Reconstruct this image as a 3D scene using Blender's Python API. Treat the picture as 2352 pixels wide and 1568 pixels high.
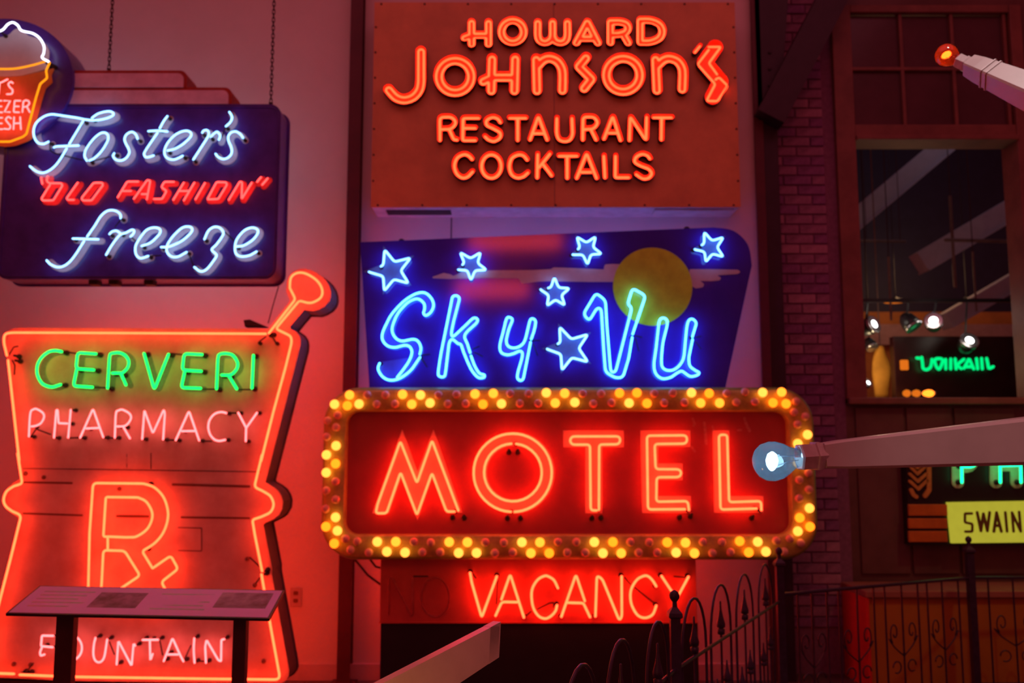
import bpy, bmesh, math, random
import numpy as np
from mathutils import Vector, Matrix
from mathutils.geometry import tessellate_polygon

# ------------------------------------------------------------------ scene, camera, world, lights
for o in list(bpy.data.objects):
    bpy.data.objects.remove(o, do_unlink=True)
SC = bpy.context.scene
COL = SC.collection
random.seed(7)

FPX, HOR, EYE = 2170.0, 1046.0, 1.55           # focal length in pixels, horizon row, eye height
PITCH = math.atan((HOR - 784) / FPX)
cam = bpy.data.cameras.new('camera')
cam.sensor_width = 36.0
cam.lens = FPX / 2352 * 36
cam.clip_start = 0.05
cam.clip_end = 100
cam.dof.use_dof = True
cam.dof.focus_distance = 2.6
cam.dof.aperture_fstop = 3.1
cob = bpy.data.objects.new('camera', cam)
COL.objects.link(cob)
cob.location = (0, 0, EYE)
cob.rotation_euler = (math.pi / 2 + PITCH, 0, 0)
SC.camera = cob

world = bpy.data.worlds.new('world')
SC.world = world
world.use_nodes = True
world.node_tree.nodes['Background'].inputs['Color'].default_value = (1.0, 0.11, 0.14, 1)
world.node_tree.nodes['Background'].inputs['Strength'].default_value = 0.19

SC.view_settings.view_transform = 'Standard'
SC.view_settings.look = 'None'
SC.view_settings.exposure = 0.0
SC.view_settings.gamma = 1.0
SC.view_settings.use_curve_mapping = False
SC.cycles.max_bounces = 6
SC.cycles.transparent_max_bounces = 12
SC.cycles.sample_clamp_indirect = 4.0
SC.cycles.caustics_reflective = False
SC.cycles.caustics_refractive = False


def lamp(name, kind, loc, energy, color, target=None, **kw):
    l = bpy.data.lights.new(name, kind)
    l.energy = energy
    l.color = color
    for k, v in kw.items():
        setattr(l, k, v)
    o = bpy.data.objects.new(name, l)
    COL.objects.link(o)
    o.location = loc
    if target is not None:
        o.rotation_euler = (Vector(target) - Vector(loc)).to_track_quat('-Z', 'Y').to_euler()
    return o


# red glow of the other neon signs behind the visitor, soft pink light from overhead, one white ceiling spot
lamp('gallery_sign_glow', 'AREA', (0.05, -1.5, 4.78), 13, (1.0, 0.05, 0.04), (-0.6, 6.8, 2.9), shape='RECTANGLE', size=1.4, size_y=0.22)
lamp('gallery_sign_glow', 'AREA', (-0.30, -1.5, 4.05), 11, (1.0, 0.05, 0.06), (-0.9, 6.8, 2.6), shape='RECTANGLE', size=1.1, size_y=0.26)
lamp('overhead_glow', 'AREA', (0.5, 3.2, 6.3), 48, (1.0, 0.22, 0.32), (0.5, 3.4, 0.0), shape='RECTANGLE', size=7.0, size_y=4.0)
lamp('ceiling_spot', 'SPOT', (2.0, 2.3, 6.3), 230, (1.0, 0.92, 0.86), (2.05, 3.5, 2.9), spot_size=0.40, spot_blend=0.7, shadow_soft_size=0.1)
lamp('ceiling_spot', 'SPOT', (1.25, -0.6, 4.6), 85, (1.0, 0.88, 0.80), (1.35, 2.3, 1.55), spot_size=0.36, spot_blend=0.7, shadow_soft_size=0.1)
lamp('counter_spot', 'SPOT', (3.6, 4.0, 5.0), 70, (1.0, 0.62, 0.26), (3.5, 6.8, 1.0), spot_size=0.62, spot_blend=0.8, shadow_soft_size=0.1)
lamp('far_gallery_glow', 'POINT', (4.6, 10.4, 3.6), 12, (1.0, 0.55, 0.26), shadow_soft_size=0.3)
lamp('far_gallery_glow', 'POINT', (4.4, 8.9, 5.9), 9, (0.85, 0.8, 1.0), shadow_soft_size=0.3)


# ------------------------------------------------------------------ pixel <-> place
def at(px, py, Y):
    """Point at distance Y from the eye plane that the photograph shows at (px, py)."""
    u = (px - 1176) / FPX
    v = -(py - 784) / FPX
    c, s = math.cos(PITCH), math.sin(PITCH)
    d = Vector((u, c - v * s, s + v * c))
    t = Y / d.y
    return Vector((d.x * t, Y, EYE + d.z * t))


def xz(px, py, Y):
    p = at(px, py, Y)
    return (p.x, p.z)


# ------------------------------------------------------------------ materials
def nodes_of(name):
    m = bpy.data.materials.new(name)
    m.use_nodes = True
    nt = m.node_tree
    return m, nt, nt.nodes, nt.links


def paint(name, col, rough=0.5, metal=0.0, var=0.25, scale=9.0, bump=0.0, dark=None, spec=0.5):
    """Principled paint with noise-driven wear between col and a second tone."""
    m, nt, N, L = nodes_of(name)
    b = N['Principled BSDF']
    b.inputs['Roughness'].default_value = rough
    b.inputs['Metallic'].default_value = metal
    b.inputs['Specular IOR Level'].default_value = spec
    tc = N.new('ShaderNodeTexCoord')
    nz = N.new('ShaderNodeTexNoise')
    nz.inputs['Scale'].default_value = scale
    nz.inputs['Detail'].default_value = 6
    nz.inputs['Roughness'].default_value = 0.62
    L.new(tc.outputs['Object'], nz.inputs['Vector'])
    rmp = N.new('ShaderNodeValToRGB')
    d = dark if dark else tuple(c * (1 - var) for c in col)
    rmp.color_ramp.elements[0].position = 0.35
    rmp.color_ramp.elements[0].color = (*d, 1)
    rmp.color_ramp.elements[1].position = 0.62
    rmp.color_ramp.elements[1].color = (*col, 1)
    L.new(nz.outputs['Fac'], rmp.inputs['Fac'])
    L.new(rmp.outputs['Color'], b.inputs['Base Color'])
    if bump:
        bp = N.new('ShaderNodeBump')
        bp.inputs['Strength'].default_value = bump
        bp.inputs['Distance'].default_value = 0.01
        L.new(nz.outputs['Fac'], bp.inputs['Height'])
        L.new(bp.outputs['Normal'], b.inputs['Normal'])
    return m


def glow(name, col, strength=1.0, var=0.06):
    """Glowing gas or lamp surface, with a slight unevenness along the tube."""
    m, nt, N, L = nodes_of(name)
    N.remove(N['Principled BSDF'])
    e = N.new('ShaderNodeEmission')
    e.inputs['Color'].default_value = (1, 1, 1, 1)
    tc = N.new('ShaderNodeTexCoord')
    nz = N.new('ShaderNodeTexNoise')
    nz.inputs['Scale'].default_value = 14
    L.new(tc.outputs['Object'], nz.inputs['Vector'])
    rmp = N.new('ShaderNodeValToRGB')
    rmp.color_ramp.elements[0].color = tuple(c * (1 - 2 * var) for c in col) + (1,)
    rmp.color_ramp.elements[1].color = tuple(c * (1 + 2 * var) for c in col) + (1,)
    L.new(nz.outputs['Fac'], rmp.inputs['Fac'])
    L.new(rmp.outputs['Color'], e.inputs['Color'])
    e.inputs['Strength'].default_value = strength
    L.new(e.outputs['Emission'], N['Material Output'].inputs['Surface'])
    return m


def thin_glass(name, tint, mix=0.12, rough=0.03, haze=None):
    """Thin tinted bulb glass: mostly see-through, a little mirror, a little tinted body."""
    m, nt, N, L = nodes_of(name)
    N.remove(N['Principled BSDF'])
    tr = N.new('ShaderNodeBsdfTransparent')
    tr.inputs['Color'].default_value = (*tint, 1)
    gl = N.new('ShaderNodeBsdfGlossy')
    gl.inputs['Roughness'].default_value = rough
    mx = N.new('ShaderNodeMixShader')
    mx.inputs['Fac'].default_value = mix
    nz = N.new('ShaderNodeTexNoise')
    nz.inputs['Scale'].default_value = 30
    mr = N.new('ShaderNodeMapRange')
    mr.inputs['To Min'].default_value = mix * 0.7
    mr.inputs['To Max'].default_value = mix * 1.3
    L.new(nz.outputs['Fac'], mr.inputs['Value'])
    L.new(mr.outputs['Result'], mx.inputs['Fac'])
    L.new(tr.outputs['BSDF'], mx.inputs[1])
    L.new(gl.outputs['BSDF'], mx.inputs[2])
    out = mx
    if haze:
        tl = N.new('ShaderNodeBsdfTranslucent')
        tl.inputs['Color'].default_value = (*haze, 1)
        m2 = N.new('ShaderNodeMixShader')
        m2.inputs['Fac'].default_value = 0.12
        L.new(mx.outputs['Shader'], m2.inputs[1])
        L.new(tl.outputs['BSDF'], m2.inputs[2])
        out = m2
    L.new(out.outputs['Shader'], N['Material Output'].inputs['Surface'])
    return m


M = {}
# gas colours
M['neon_red'] = glow('neon_red', (15.0, 0.50, 0.14))
M['neon_hojo'] = glow('neon_hojo', (8.0, 0.30, 0.085))
M['neon_old'] = glow('neon_old', (4.6, 0.22, 0.20))
M['neon_pink'] = glow('neon_pink', (6.0, 0.58, 0.60))
M['neon_green'] = glow('neon_green', (0.02, 3.3, 0.30))
M['neon_white'] = glow('neon_white', (0.85, 1.9, 3.5))
M['neon_cream'] = glow('neon_cream', (2.6, 2.6, 3.4))
M['neon_back'] = glow('neon_back', (4.0, 4.6, 5.0))
M['neon_yellow'] = glow('neon_yellow', (1.5, 0.44, 0.01))
M['neon_blue'] = glow('neon_blue', (0.42, 2.6, 7.0))
M['neon_star'] = glow('neon_star', (0.75, 2.1, 5.5))
M['neon_blue_rear'] = glow('neon_blue_rear', (1.0, 2.4, 8.0))
M['neon_far'] = glow('neon_far', (0.0, 1.0, 0.25))
M['neon_mint'] = glow('neon_mint', (0.02, 3.0, 1.0))
M['bulb_yellow'] = glow('bulb_yellow', (3.2, 0.86, 0.11))
M['bulb_orange'] = glow('bulb_orange', (3.8, 0.54, 0.02))
M['bulb_amber'] = glow('bulb_amber', (3.6, 0.70, 0.05))
M['bulb_dead'] = paint('bulb_dead', (1.0, 0.62, 0.42), 0.25, var=0.1, scale=40)
M['lens_white'] = glow('lens_white', (5.0, 5.0, 5.0))
M['lens_orange'] = glow('lens_orange', (0.75, 0.16, 0.01))
M['filament'] = glow('filament', (16, 20, 20))
M['filament_red'] = glow('filament_red', (22, 14, 1.5))
M['glass_blue'] = thin_glass('glass_blue', (0.42, 0.66, 0.92), 0.10, haze=(0.20, 0.45, 0.75))
M['glass_red'] = thin_glass('glass_red', (0.80, 0.05, 0.03), 0.10, haze=(0.9, 0.06, 0.02))
M['yellow_face'] = glow('yellow_face', (0.42, 0.37, 0.03), var=0.05)
# painted things
M['navy'] = paint('navy', (0.085, 0.045, 0.38), 0.28, var=0.3)
M['white_paint'] = paint('white_paint', (0.70, 0.68, 0.72), 0.4, var=0.15, scale=25)
M['red_paint'] = paint('red_paint', (0.85, 0.13, 0.12), 0.4, var=0.15, scale=25)
M['step_face'] = paint('step_face', (0.85, 0.66, 0.70), 0.5, var=0.2)
M['step_trim'] = paint('step_trim', (0.45, 0.05, 0.02), 0.5, var=0.3)
M['cup_orange'] = paint('cup_orange', (0.66, 0.24, 0.05), 0.45, var=0.2)
M['cream_swirl'] = paint('cream_swirl', (0.62, 0.60, 0.60), 0.5, var=0.12)
M['mortar'] = paint('mortar', (0.74, 0.60, 0.46), 0.42, var=0.25, scale=5, dark=(0.60, 0.42, 0.30), bump=0.03)
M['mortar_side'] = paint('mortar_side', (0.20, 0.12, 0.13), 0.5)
M['seam'] = paint('seam', (0.06, 0.03, 0.02), 0.8, scale=60)
M['stain'] = paint('stain', (0.20, 0.09, 0.05), 0.8, scale=60)
M['grey_letter'] = paint('grey_letter', (0.30, 0.30, 0.28), 0.6, scale=50)
M['hojo_face'] = paint('hojo_face', (0.74, 0.33, 0.12), 0.42, var=0.18, scale=4, bump=0.02)
M['hojo_case'] = paint('hojo_case', (0.60, 0.55, 0.60), 0.5)
M['channel'] = paint('channel', (0.78, 0.20, 0.10), 0.5, scale=30)
M['channel_out_shade'] = paint('channel_out_shade', (0.05, 0.012, 0.01), 0.6, scale=30)  # shadow on the channels' outer walls, put into the colour
M['sky_face'] = paint('sky_face', (0.040, 0.022, 0.50), 0.09, var=0.15, scale=4)
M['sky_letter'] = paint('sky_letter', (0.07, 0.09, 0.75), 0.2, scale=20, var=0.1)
M['star_white'] = paint('star_white', (0.10, 0.24, 0.60), 0.35, scale=30, var=0.12)
M['moon'] = paint('moon', (0.56, 0.92, 0.05), 0.25, var=0.2, scale=12)
M['cloud'] = paint('cloud', (0.55, 0.52, 0.58), 0.3, var=0.15, scale=10)
M['motel_face'] = paint('motel_face', (0.45, 0.060, 0.060), 0.30, var=0.2, scale=3)
M['motel_letter'] = paint('motel_letter', (0.90, 0.42, 0.32), 0.35, var=0.1, scale=20)
M['brass'] = paint('brass', (0.62, 0.56, 0.12), 0.40, metal=0.1, var=0.3, scale=20)
M['rim_green'] = paint('rim_green', (0.30, 0.44, 0.07), 0.35, var=0.3, scale=12)
M['scuff'] = paint('scuff', (0.55, 0.17, 0.16), 0.6, var=0.3, scale=60)
M['vacancy_face'] = paint('vacancy_face', (0.66, 0.11, 0.08), 0.35, var=0.2, scale=4)
M['dead_tube'] = paint('dead_tube', (0.55, 0.08, 0.07), 0.15, scale=40)
M['black_metal'] = paint('black_metal', (0.012, 0.010, 0.014), 0.5, var=0.3)
M['blackout'] = paint('blackout', (0.015, 0.010, 0.010), 0.6, scale=40)
M['iron'] = paint('iron', (0.036, 0.020, 0.055), 0.38, var=0.4, scale=30)
M['chain'] = paint('chain', (0.05, 0.025, 0.025), 0.5, metal=0.5, scale=60)
M['wall'] = paint('wall', (0.72, 0.66, 0.62), 0.75, var=0.07, scale=2.2, bump=0.02)
M['baseboard'] = paint('baseboard', (0.62, 0.50, 0.47), 0.45, var=0.12)
M['floor'] = paint('floor', (0.12, 0.09, 0.08), 0.35, var=0.3, scale=3)
M['column_red'] = paint('column_red', (0.10, 0.015, 0.022), 0.5, var=0.2)
M['steel_dark'] = paint('steel_dark', (0.030, 0.014, 0.028), 0.5, var=0.3)
M['brick_a'] = paint('brick_a', (0.32, 0.17, 0.30), 0.8, var=0.45, scale=14, bump=0.3)
M['brick_b'] = paint('brick_b', (0.26, 0.12, 0.30), 0.85, var=0.45, scale=14, bump=0.3)
M['brick_c'] = paint('brick_c', (0.42, 0.24, 0.36), 0.8, var=0.35, scale=14, bump=0.3)
M['grout'] = paint('grout', (0.24, 0.12, 0.22), 0.9, scale=30)
M['wood_frame'] = paint('wood_frame', (0.24, 0.11, 0.08), 0.5, var=0.3, scale=5)
M['dark_pane'] = paint('dark_pane', (0.10, 0.05, 0.06), 0.22, var=0.3, scale=2)
M['shop_dark'] = paint('shop_dark', (0.15, 0.08, 0.07), 0.4, var=0.4, scale=2)
M['shop_shelf'] = paint('shop_shelf', (0.14, 0.08, 0.07), 0.3, var=0.3)
M['far_wall'] = paint('far_wall', (0.55, 0.20, 0.05), 0.8, var=0.3, scale=3)
M['far_ledge'] = paint('far_ledge', (0.40, 0.22, 0.24), 0.7, var=0.2)
M['far_dark'] = paint('far_dark', (0.022, 0.018, 0.060), 0.7, var=0.2)
M['far_beam'] = paint('far_beam', (0.55, 0.48, 0.58), 0.7, var=0.12)
M['board_dark'] = paint('board_dark', (0.040, 0.008, 0.012), 0.35, var=0.3)
M['cloth_yellow'] = paint('cloth_yellow', (0.80, 0.36, 0.04), 0.8, var=0.25, scale=5, bump=0.3)
M['counter'] = paint('counter', (0.50, 0.20, 0.02), 0.55, var=0.2, scale=2)
M['counter_top'] = paint('counter_top', (0.36, 0.15, 0.10), 0.4, var=0.15)
M['counter_side_redlit'] = paint('counter_side_redlit', (0.80, 0.035, 0.02), 0.5, var=0.15)  # red light on this side is put into its colour
M['enamel'] = paint('enamel', (0.56, 0.53, 0.52), 0.35, var=0.12, scale=6, bump=0.02)
M['socket'] = paint('socket', (0.62, 0.56, 0.56), 0.4, scale=30)
M['panel_print'] = paint('panel_print', (0.86, 0.56, 0.86), 0.65, var=0.08, scale=4)
M['panel_edge'] = paint('panel_edge', (0.03, 0.015, 0.02), 0.4)
M['photo_a'] = paint('photo_a', (0.44, 0.26, 0.34), 0.65, var=0.6, scale=14, dark=(0.18, 0.10, 0.10))
M['photo_b'] = paint('photo_b', (0.50, 0.40, 0.42), 0.65, var=0.6, scale=9, dark=(0.20, 0.12, 0.10))
M['print_grey'] = paint('print_grey', (0.40, 0.36, 0.42), 0.3, scale=40)
M['post_red'] = paint('post_red', (0.075, 0.018, 0.018), 0.5)
M['emblem_gold'] = paint('emblem_gold', (0.62, 0.32, 0.07), 0.4, scale=20)
M['stripe_orange'] = paint('stripe_orange', (0.62, 0.20, 0.02), 0.4, scale=8)
M['sign_black'] = paint('sign_black', (0.010, 0.010, 0.010), 0.35, scale=8)
M['text_brown'] = paint('text_brown', (0.18, 0.12, 0.02), 0.5, scale=20)
M['leaf_green'] = paint('leaf_green', (0.55, 0.58, 0.35), 0.4, scale=20)
M['lamp_black'] = paint('lamp_black', (0.02, 0.02, 0.025), 0.35)
M['lamp_chrome'] = paint('lamp_chrome', (0.5, 0.5, 0.55), 0.2, metal=0.9)
M['rod'] = paint('rod', (0.22, 0.15, 0.14), 0.5)
M['plate'] = paint('plate', (0.55, 0.45, 0.43), 0.45)


# ------------------------------------------------------------------ object helpers
ORG = {}


def thing(name, label, cat, loc=(0, 0, 0), group=None):
    o = bpy.data.objects.new(name, None)
    COL.objects.link(o)
    o.empty_display_size = 0.1
    o.location = loc
    o['label'] = label
    o['category'] = cat
    if group:
        o['group'] = group
    ORG[o] = Vector(loc)
    return o


def root_of(o):
    while o.parent is not None:
        o = o.parent
    return o


def obj(name, data, mat, parent=None, smooth=False, label=None, kind=None):
    """data = (verts, faces) in world coordinates -> one mesh object (a part when it has a parent)."""
    v, f = data[0], data[1]
    off = Vector((0, 0, 0))
    if parent is not None:
        off = ORG.get(root_of(parent), Vector((0, 0, 0)))
    me = bpy.data.meshes.new(name)
    me.from_pydata([tuple(Vector(p) - off) for p in v], [], f)
    mats = mat if isinstance(mat, (list, tuple)) else [mat]
    for k in mats:
        me.materials.append(M[k])
    if len(data) > 2:
        for p, i in zip(me.polygons, data[2]):
            p.material_index = i
    bm = bmesh.new()
    bm.from_mesh(me)
    bmesh.ops.recalc_face_normals(bm, faces=bm.faces)
    bm.to_mesh(me)
    bm.free()
    if smooth:
        for p in me.polygons:
            p.use_smooth = True
    o = bpy.data.objects.new(name, me)
    COL.objects.link(o)
    if parent is not None:
        o.parent = parent
    if label:
        o['label'] = label
    if kind:
        o['kind'] = kind
    return o


def inst(name, me, loc, parent, rot=None, scale=None):
    """another object on shared mesh data; loc in world coordinates."""
    o = bpy.data.objects.new(name, me)
    COL.objects.link(o)
    off = Vector((0, 0, 0))
    if parent is not None:
        o.parent = parent
        off = ORG.get(root_of(parent), Vector((0, 0, 0)))
    o.location = Vector(loc) - off
    if rot is not None:
        o.rotation_euler = rot
    if scale is not None:
        o.scale = scale
    return o


def mesh_of(name, data, mat, smooth=False):
    me = bpy.data.meshes.new(name)
    me.from_pydata([tuple(p) for p in data[0]], [], data[1])
    mats = mat if isinstance(mat, (list, tuple)) else [mat]
    for k in mats:
        me.materials.append(M[k])
    if len(data) > 2:
        for p, i in zip(me.polygons, data[2]):
            p.material_index = i
    bm = bmesh.new()
    bm.from_mesh(me)
    bmesh.ops.recalc_face_normals(bm, faces=bm.faces)
    bm.to_mesh(me)
    bm.free()
    for p in me.polygons:
        p.use_smooth = smooth
    return me


def join(*parts):
    V, F, MI = [], [], []
    for p in parts:
        n = len(V)
        V += list(p[0])
        F += [tuple(i + n for i in f) for f in p[1]]
        MI += list(p[2]) if len(p) > 2 else [0] * len(p[1])
    return V, F, MI


def with_mat(d, i):
    return d[0], d[1], [i] * len(d[1])


def box(x0, x1, y0, y1, z0, z1, bev=0.0):
    if bev <= 0:
        v = [(x, y, z) for x in (x0, x1) for y in (y0, y1) for z in (z0, z1)]
        f = [(0, 1, 3, 2), (4, 6, 7, 5), (0, 4, 5, 1), (2, 3, 7, 6), (0, 2, 6, 4), (1, 5, 7, 3)]
        return v, f
    bm = bmesh.new()
    bmesh.ops.create_cube(bm, size=1.0)
    for q in bm.verts:
        q.co = Vector(((x0 + x1) / 2 + q.co.x * (x1 - x0), (y0 + y1) / 2 + q.co.y * (y1 - y0), (z0 + z1) / 2 + q.co.z * (z1 - z0)))
    bmesh.ops.bevel(bm, geom=list(bm.edges), offset=bev, segments=2, affect='EDGES', profile=0.5)
    bm.verts.index_update()
    d = [q.co.copy() for q in bm.verts], [tuple(q.index for q in fc.verts) for fc in bm.faces]
    bm.free()
    return d


def loft(rings, closed=True, cap=True):
    """rings: list of equal-length point lists."""
    n = len(rings[0])
    V = [p for r in rings for p in r]
    F = []
    for i in range(len(rings) - 1):
        for j in range(n if closed else n - 1):
            a, b = i * n + j, i * n + (j + 1) % n
            F.append((a, b, b + n, a + n))
    if cap:
        F.append(tuple(range(n)))
        F.append(tuple(range((len(rings) - 1) * n, len(rings) * n)))
    return V, F


def tube3(pts, r, sides=8):
    """Round bar along 3D points (r scalar or list)."""
    pts = [Vector(p) for p in pts]
    rs = r if isinstance(r, (list, tuple)) else [r] * len(pts)
    rings = []
    up = None
    for i, p in enumerate(pts):
        t = (pts[min(i + 1, len(pts) - 1)] - pts[max(i - 1, 0)]).normalized()
        if up is None:
            up = Vector((0, 0, 1)) if abs(t.z) < 0.9 else Vector((0, 1, 0))
        a = t.cross(up)
        if a.length < 1e-6:
            a = t.cross(Vector((1, 0, 0)))
        a.normalize()
        b = t.cross(a).normalized()
        up = -b if (-b).dot(up) > 0 else b
        rings.append([p + (a * math.cos(2 * math.pi * k / sides) + b * math.sin(2 * math.pi * k / sides)) * rs[i] for k in range(sides)])
    return loft(rings)


def lathe(profile, axis_p, axis_d, sides=20, cap=True):
    """profile: (distance along axis, radius)."""
    d = Vector(axis_d).normalized()
    a = d.cross(Vector((0, 0, 1)) if abs(d.z) < 0.9 else Vector((1, 0, 0))).normalized()
    b = d.cross(a)
    p0 = Vector(axis_p)
    rings = [[p0 + d * h + (a * math.cos(2 * math.pi * k / sides) + b * math.sin(2 * math.pi * k / sides)) * max(r, 1e-4) for k in range(sides)] for h, r in profile]
    return loft(rings, cap=cap)


def prism(loops, y0, y1):
    """Flat shape (loops of (x, z), holes allowed) given thickness from y0 to y1."""
    V, F = [], []
    polys = [[Vector((p[0], p[1], 0)) for p in lp] for lp in loops]
    tris = tessellate_polygon(polys)
    flat = [p for lp in loops for p in lp]
    n = len(flat)
    V = [(p[0], y0, p[1]) for p in flat] + [(p[0], y1, p[1]) for p in flat]
    F = [tuple(t) for t in tris] + [tuple(i + n for i in reversed(t)) for t in tris]
    k = 0
    for lp in loops:
        m = len(lp)
        for j in range(m):
            a, b = k + j, k + (j + 1) % m
            F.append((a, b, b + n, a + n))
        k += m
    return V, F


def rrect(x0, x1, z0, z1, r, seg=6):
    pts = []
    for cx, cz, a0 in ((x1 - r, z1 - r, 0), (x0 + r, z1 - r, 90), (x0 + r, z0 + r, 180), (x1 - r, z0 + r, 270)):
        for k in range(seg + 1):
            a = math.radians(a0 + 90 * k / seg)
            pts.append((cx + r * math.cos(a), cz + r * math.sin(a)))
    return pts


# ------------------------------------------------------------------ strokes
def parse(s):
    return [tuple(float(q) for q in p.split(',')) for p in s.split()]


def catmull(pts, closed=False, sub=5):
    out = []
    n = len(pts)
    rng = n if closed else n - 1
    for i in range(rng):
        if closed:
            p0, p1, p2, p3 = (pts[(i + k - 1) % n] for k in range(4))
        else:
            p0, p1, p2, p3 = pts[max(i - 1, 0)], pts[i], pts[i + 1], pts[min(i + 2, n - 1)]
        for k in range(sub):
            t = k / sub
            t2, t3 = t * t, t * t * t
            out.append(tuple(0.5 * (2 * b + (c - a) * t + (2 * a - 5 * b + 4 * c - d) * t2 + (3 * b - a - 3 * c + d) * t3)
                             for a, b, c, d in zip(p0, p1, p2, p3)))
    if not closed:
        out.append(tuple(pts[-1]))
    return out


def rounded(pts, r, closed=False, sub=4):
    n = len(pts)
    out = []
    P = [Vector(p) for p in pts]
    for i in range(n):
        if not closed and i in (0, n - 1):
            out.append(tuple(P[i]))
            continue
        a, b, c = P[i - 1], P[i], P[(i + 1) % n]
        la, lc = (a - b).length, (c - b).length
        ra, rc = min(r, la * 0.48), min(r, lc * 0.48)
        s = b + (a - b).normalized() * ra
        e = b + (c - b).normalized() * rc
        for k in range(sub + 1):
            t = k / sub
            q = s * (1 - t) ** 2 + b * 2 * t * (1 - t) + e * t * t
            out.append(tuple(q))
    return out


def stroke(spec):
    """'s ...' smooth, 'S ...' smooth closed, 'p20 ...' polyline with rounded corners, 'P20 ...' closed, 'e cx,cy rx,ry' ellipse."""
    head, rest = spec.split(' ', 1)
    pts = parse(rest)
    if head[0] == 's':
        return catmull(pts), False
    if head[0] == 'S':
        return catmull(pts, True), True
    if head[0] == 'e':
        (cx, cy), (rx, ry) = pts[:2]
        return [(cx + rx * math.cos(2 * math.pi * k / 40), cy + ry * math.sin(2 * math.pi * k / 40)) for k in range(40)], True
    r = float(head[1:] or 0)
    if head[0] == 'p':
        return rounded(pts, r), False
    return rounded(pts, r, True), True


class Crop:
    """Coordinates measured in an enlarged crop of the photograph."""
    def __init__(self, x, y, s):
        self.x, self.y, self.s = x, y, s

    def px(self, p):
        return (self.x + p[0] / self.s, self.y + p[1] / self.s)

    def world(self, spec, Y):
        pts, closed = stroke(spec)
        return [xz(*self.px(p), Y) for p in pts], closed

    def pt(self, x, y, Y):
        return xz(*self.px((x, y)), Y)


def thin(pts, closed, tol=0.0012):
    """drop points that lie on a straight run"""
    out = [pts[0]]
    for i in range(1, len(pts) - (0 if closed else 1)):
        a, b, c = Vector(out[-1]), Vector(pts[i]), Vector(pts[(i + 1) % len(pts)])
        d = c - a
        if (b - a).length < 0.002:
            continue
        if d.length > 1e-9:
            h = abs((b - a).x * d.y - (b - a).y * d.x) / d.length
            if h < tol * 0.35 and (c - a).length < 0.5:
                continue
        out.append(pts[i])
    if not closed:
        out.append(pts[-1])
    return out


def tube2(path, closed, Y, r, sides=6):
    """Glass tube along a path of (x, z) at distance Y, rounded ends."""
    path = thin(path, closed)
    n = len(path)
    P = [Vector(p) for p in path]
    T = []
    for i in range(n):
        a = P[i - 1] if (closed or i > 0) else P[i]
        c = P[(i + 1) % n] if (closed or i < n - 1) else P[i]
        t = c - a
        T.append(t.normalized() if t.length > 1e-9 else Vector((1, 0)))

    def ring(p, t, k):
        nx, nz = -t.y, t.x
        return [(p.x + nx * math.cos(2 * math.pi * j / sides) * k, Y + math.sin(2 * math.pi * j / sides) * k, p.y + nz * math.cos(2 * math.pi * j / sides) * k) for j in range(sides)]
    rings = [ring(P[i], T[i], r) for i in range(n)]
    if closed:
        V = [q for rg in rings for q in rg]
        F = []
        for i in range(n):
            for j in range(sides):
                a, b = i * sides + j, i * sides + (j + 1) % sides
                c, d = ((i + 1) % n) * sides + (j + 1) % sides, ((i + 1) % n) * sides + j
                F.append((a, b, c, d))
        return V, F
    rings.insert(0, ring(P[0] - T[0] * r * 0.75, T[0], r * 0.55))
    rings.append(ring(P[-1] + T[-1] * r * 0.75, T[-1], r * 0.55))
    return loft(rings)


# contour of a thickened stroke drawing / of a grown polygon ----------------------------
def dist_grid(segs, X, Z):
    D = np.full(X.shape, 1e9)
    for a, b in segs:
        dx, dz = b[0] - a[0], b[1] - a[1]
        L2 = dx * dx + dz * dz + 1e-12
        t = np.clip(((X - a[0]) * dx + (Z - a[1]) * dz) / L2, 0, 1)
        d = np.hypot(X - a[0] - t * dx, Z - a[1] - t * dz)
        np.minimum(D, d, out=D)
    return D


def segs_of(paths):
    s = []
    for p, closed in paths:
        p = thin(p, closed)
        s += list(zip(p[:-1], p[1:]))
        if closed:
            s.append((p[-1], p[0]))
    return s


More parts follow.
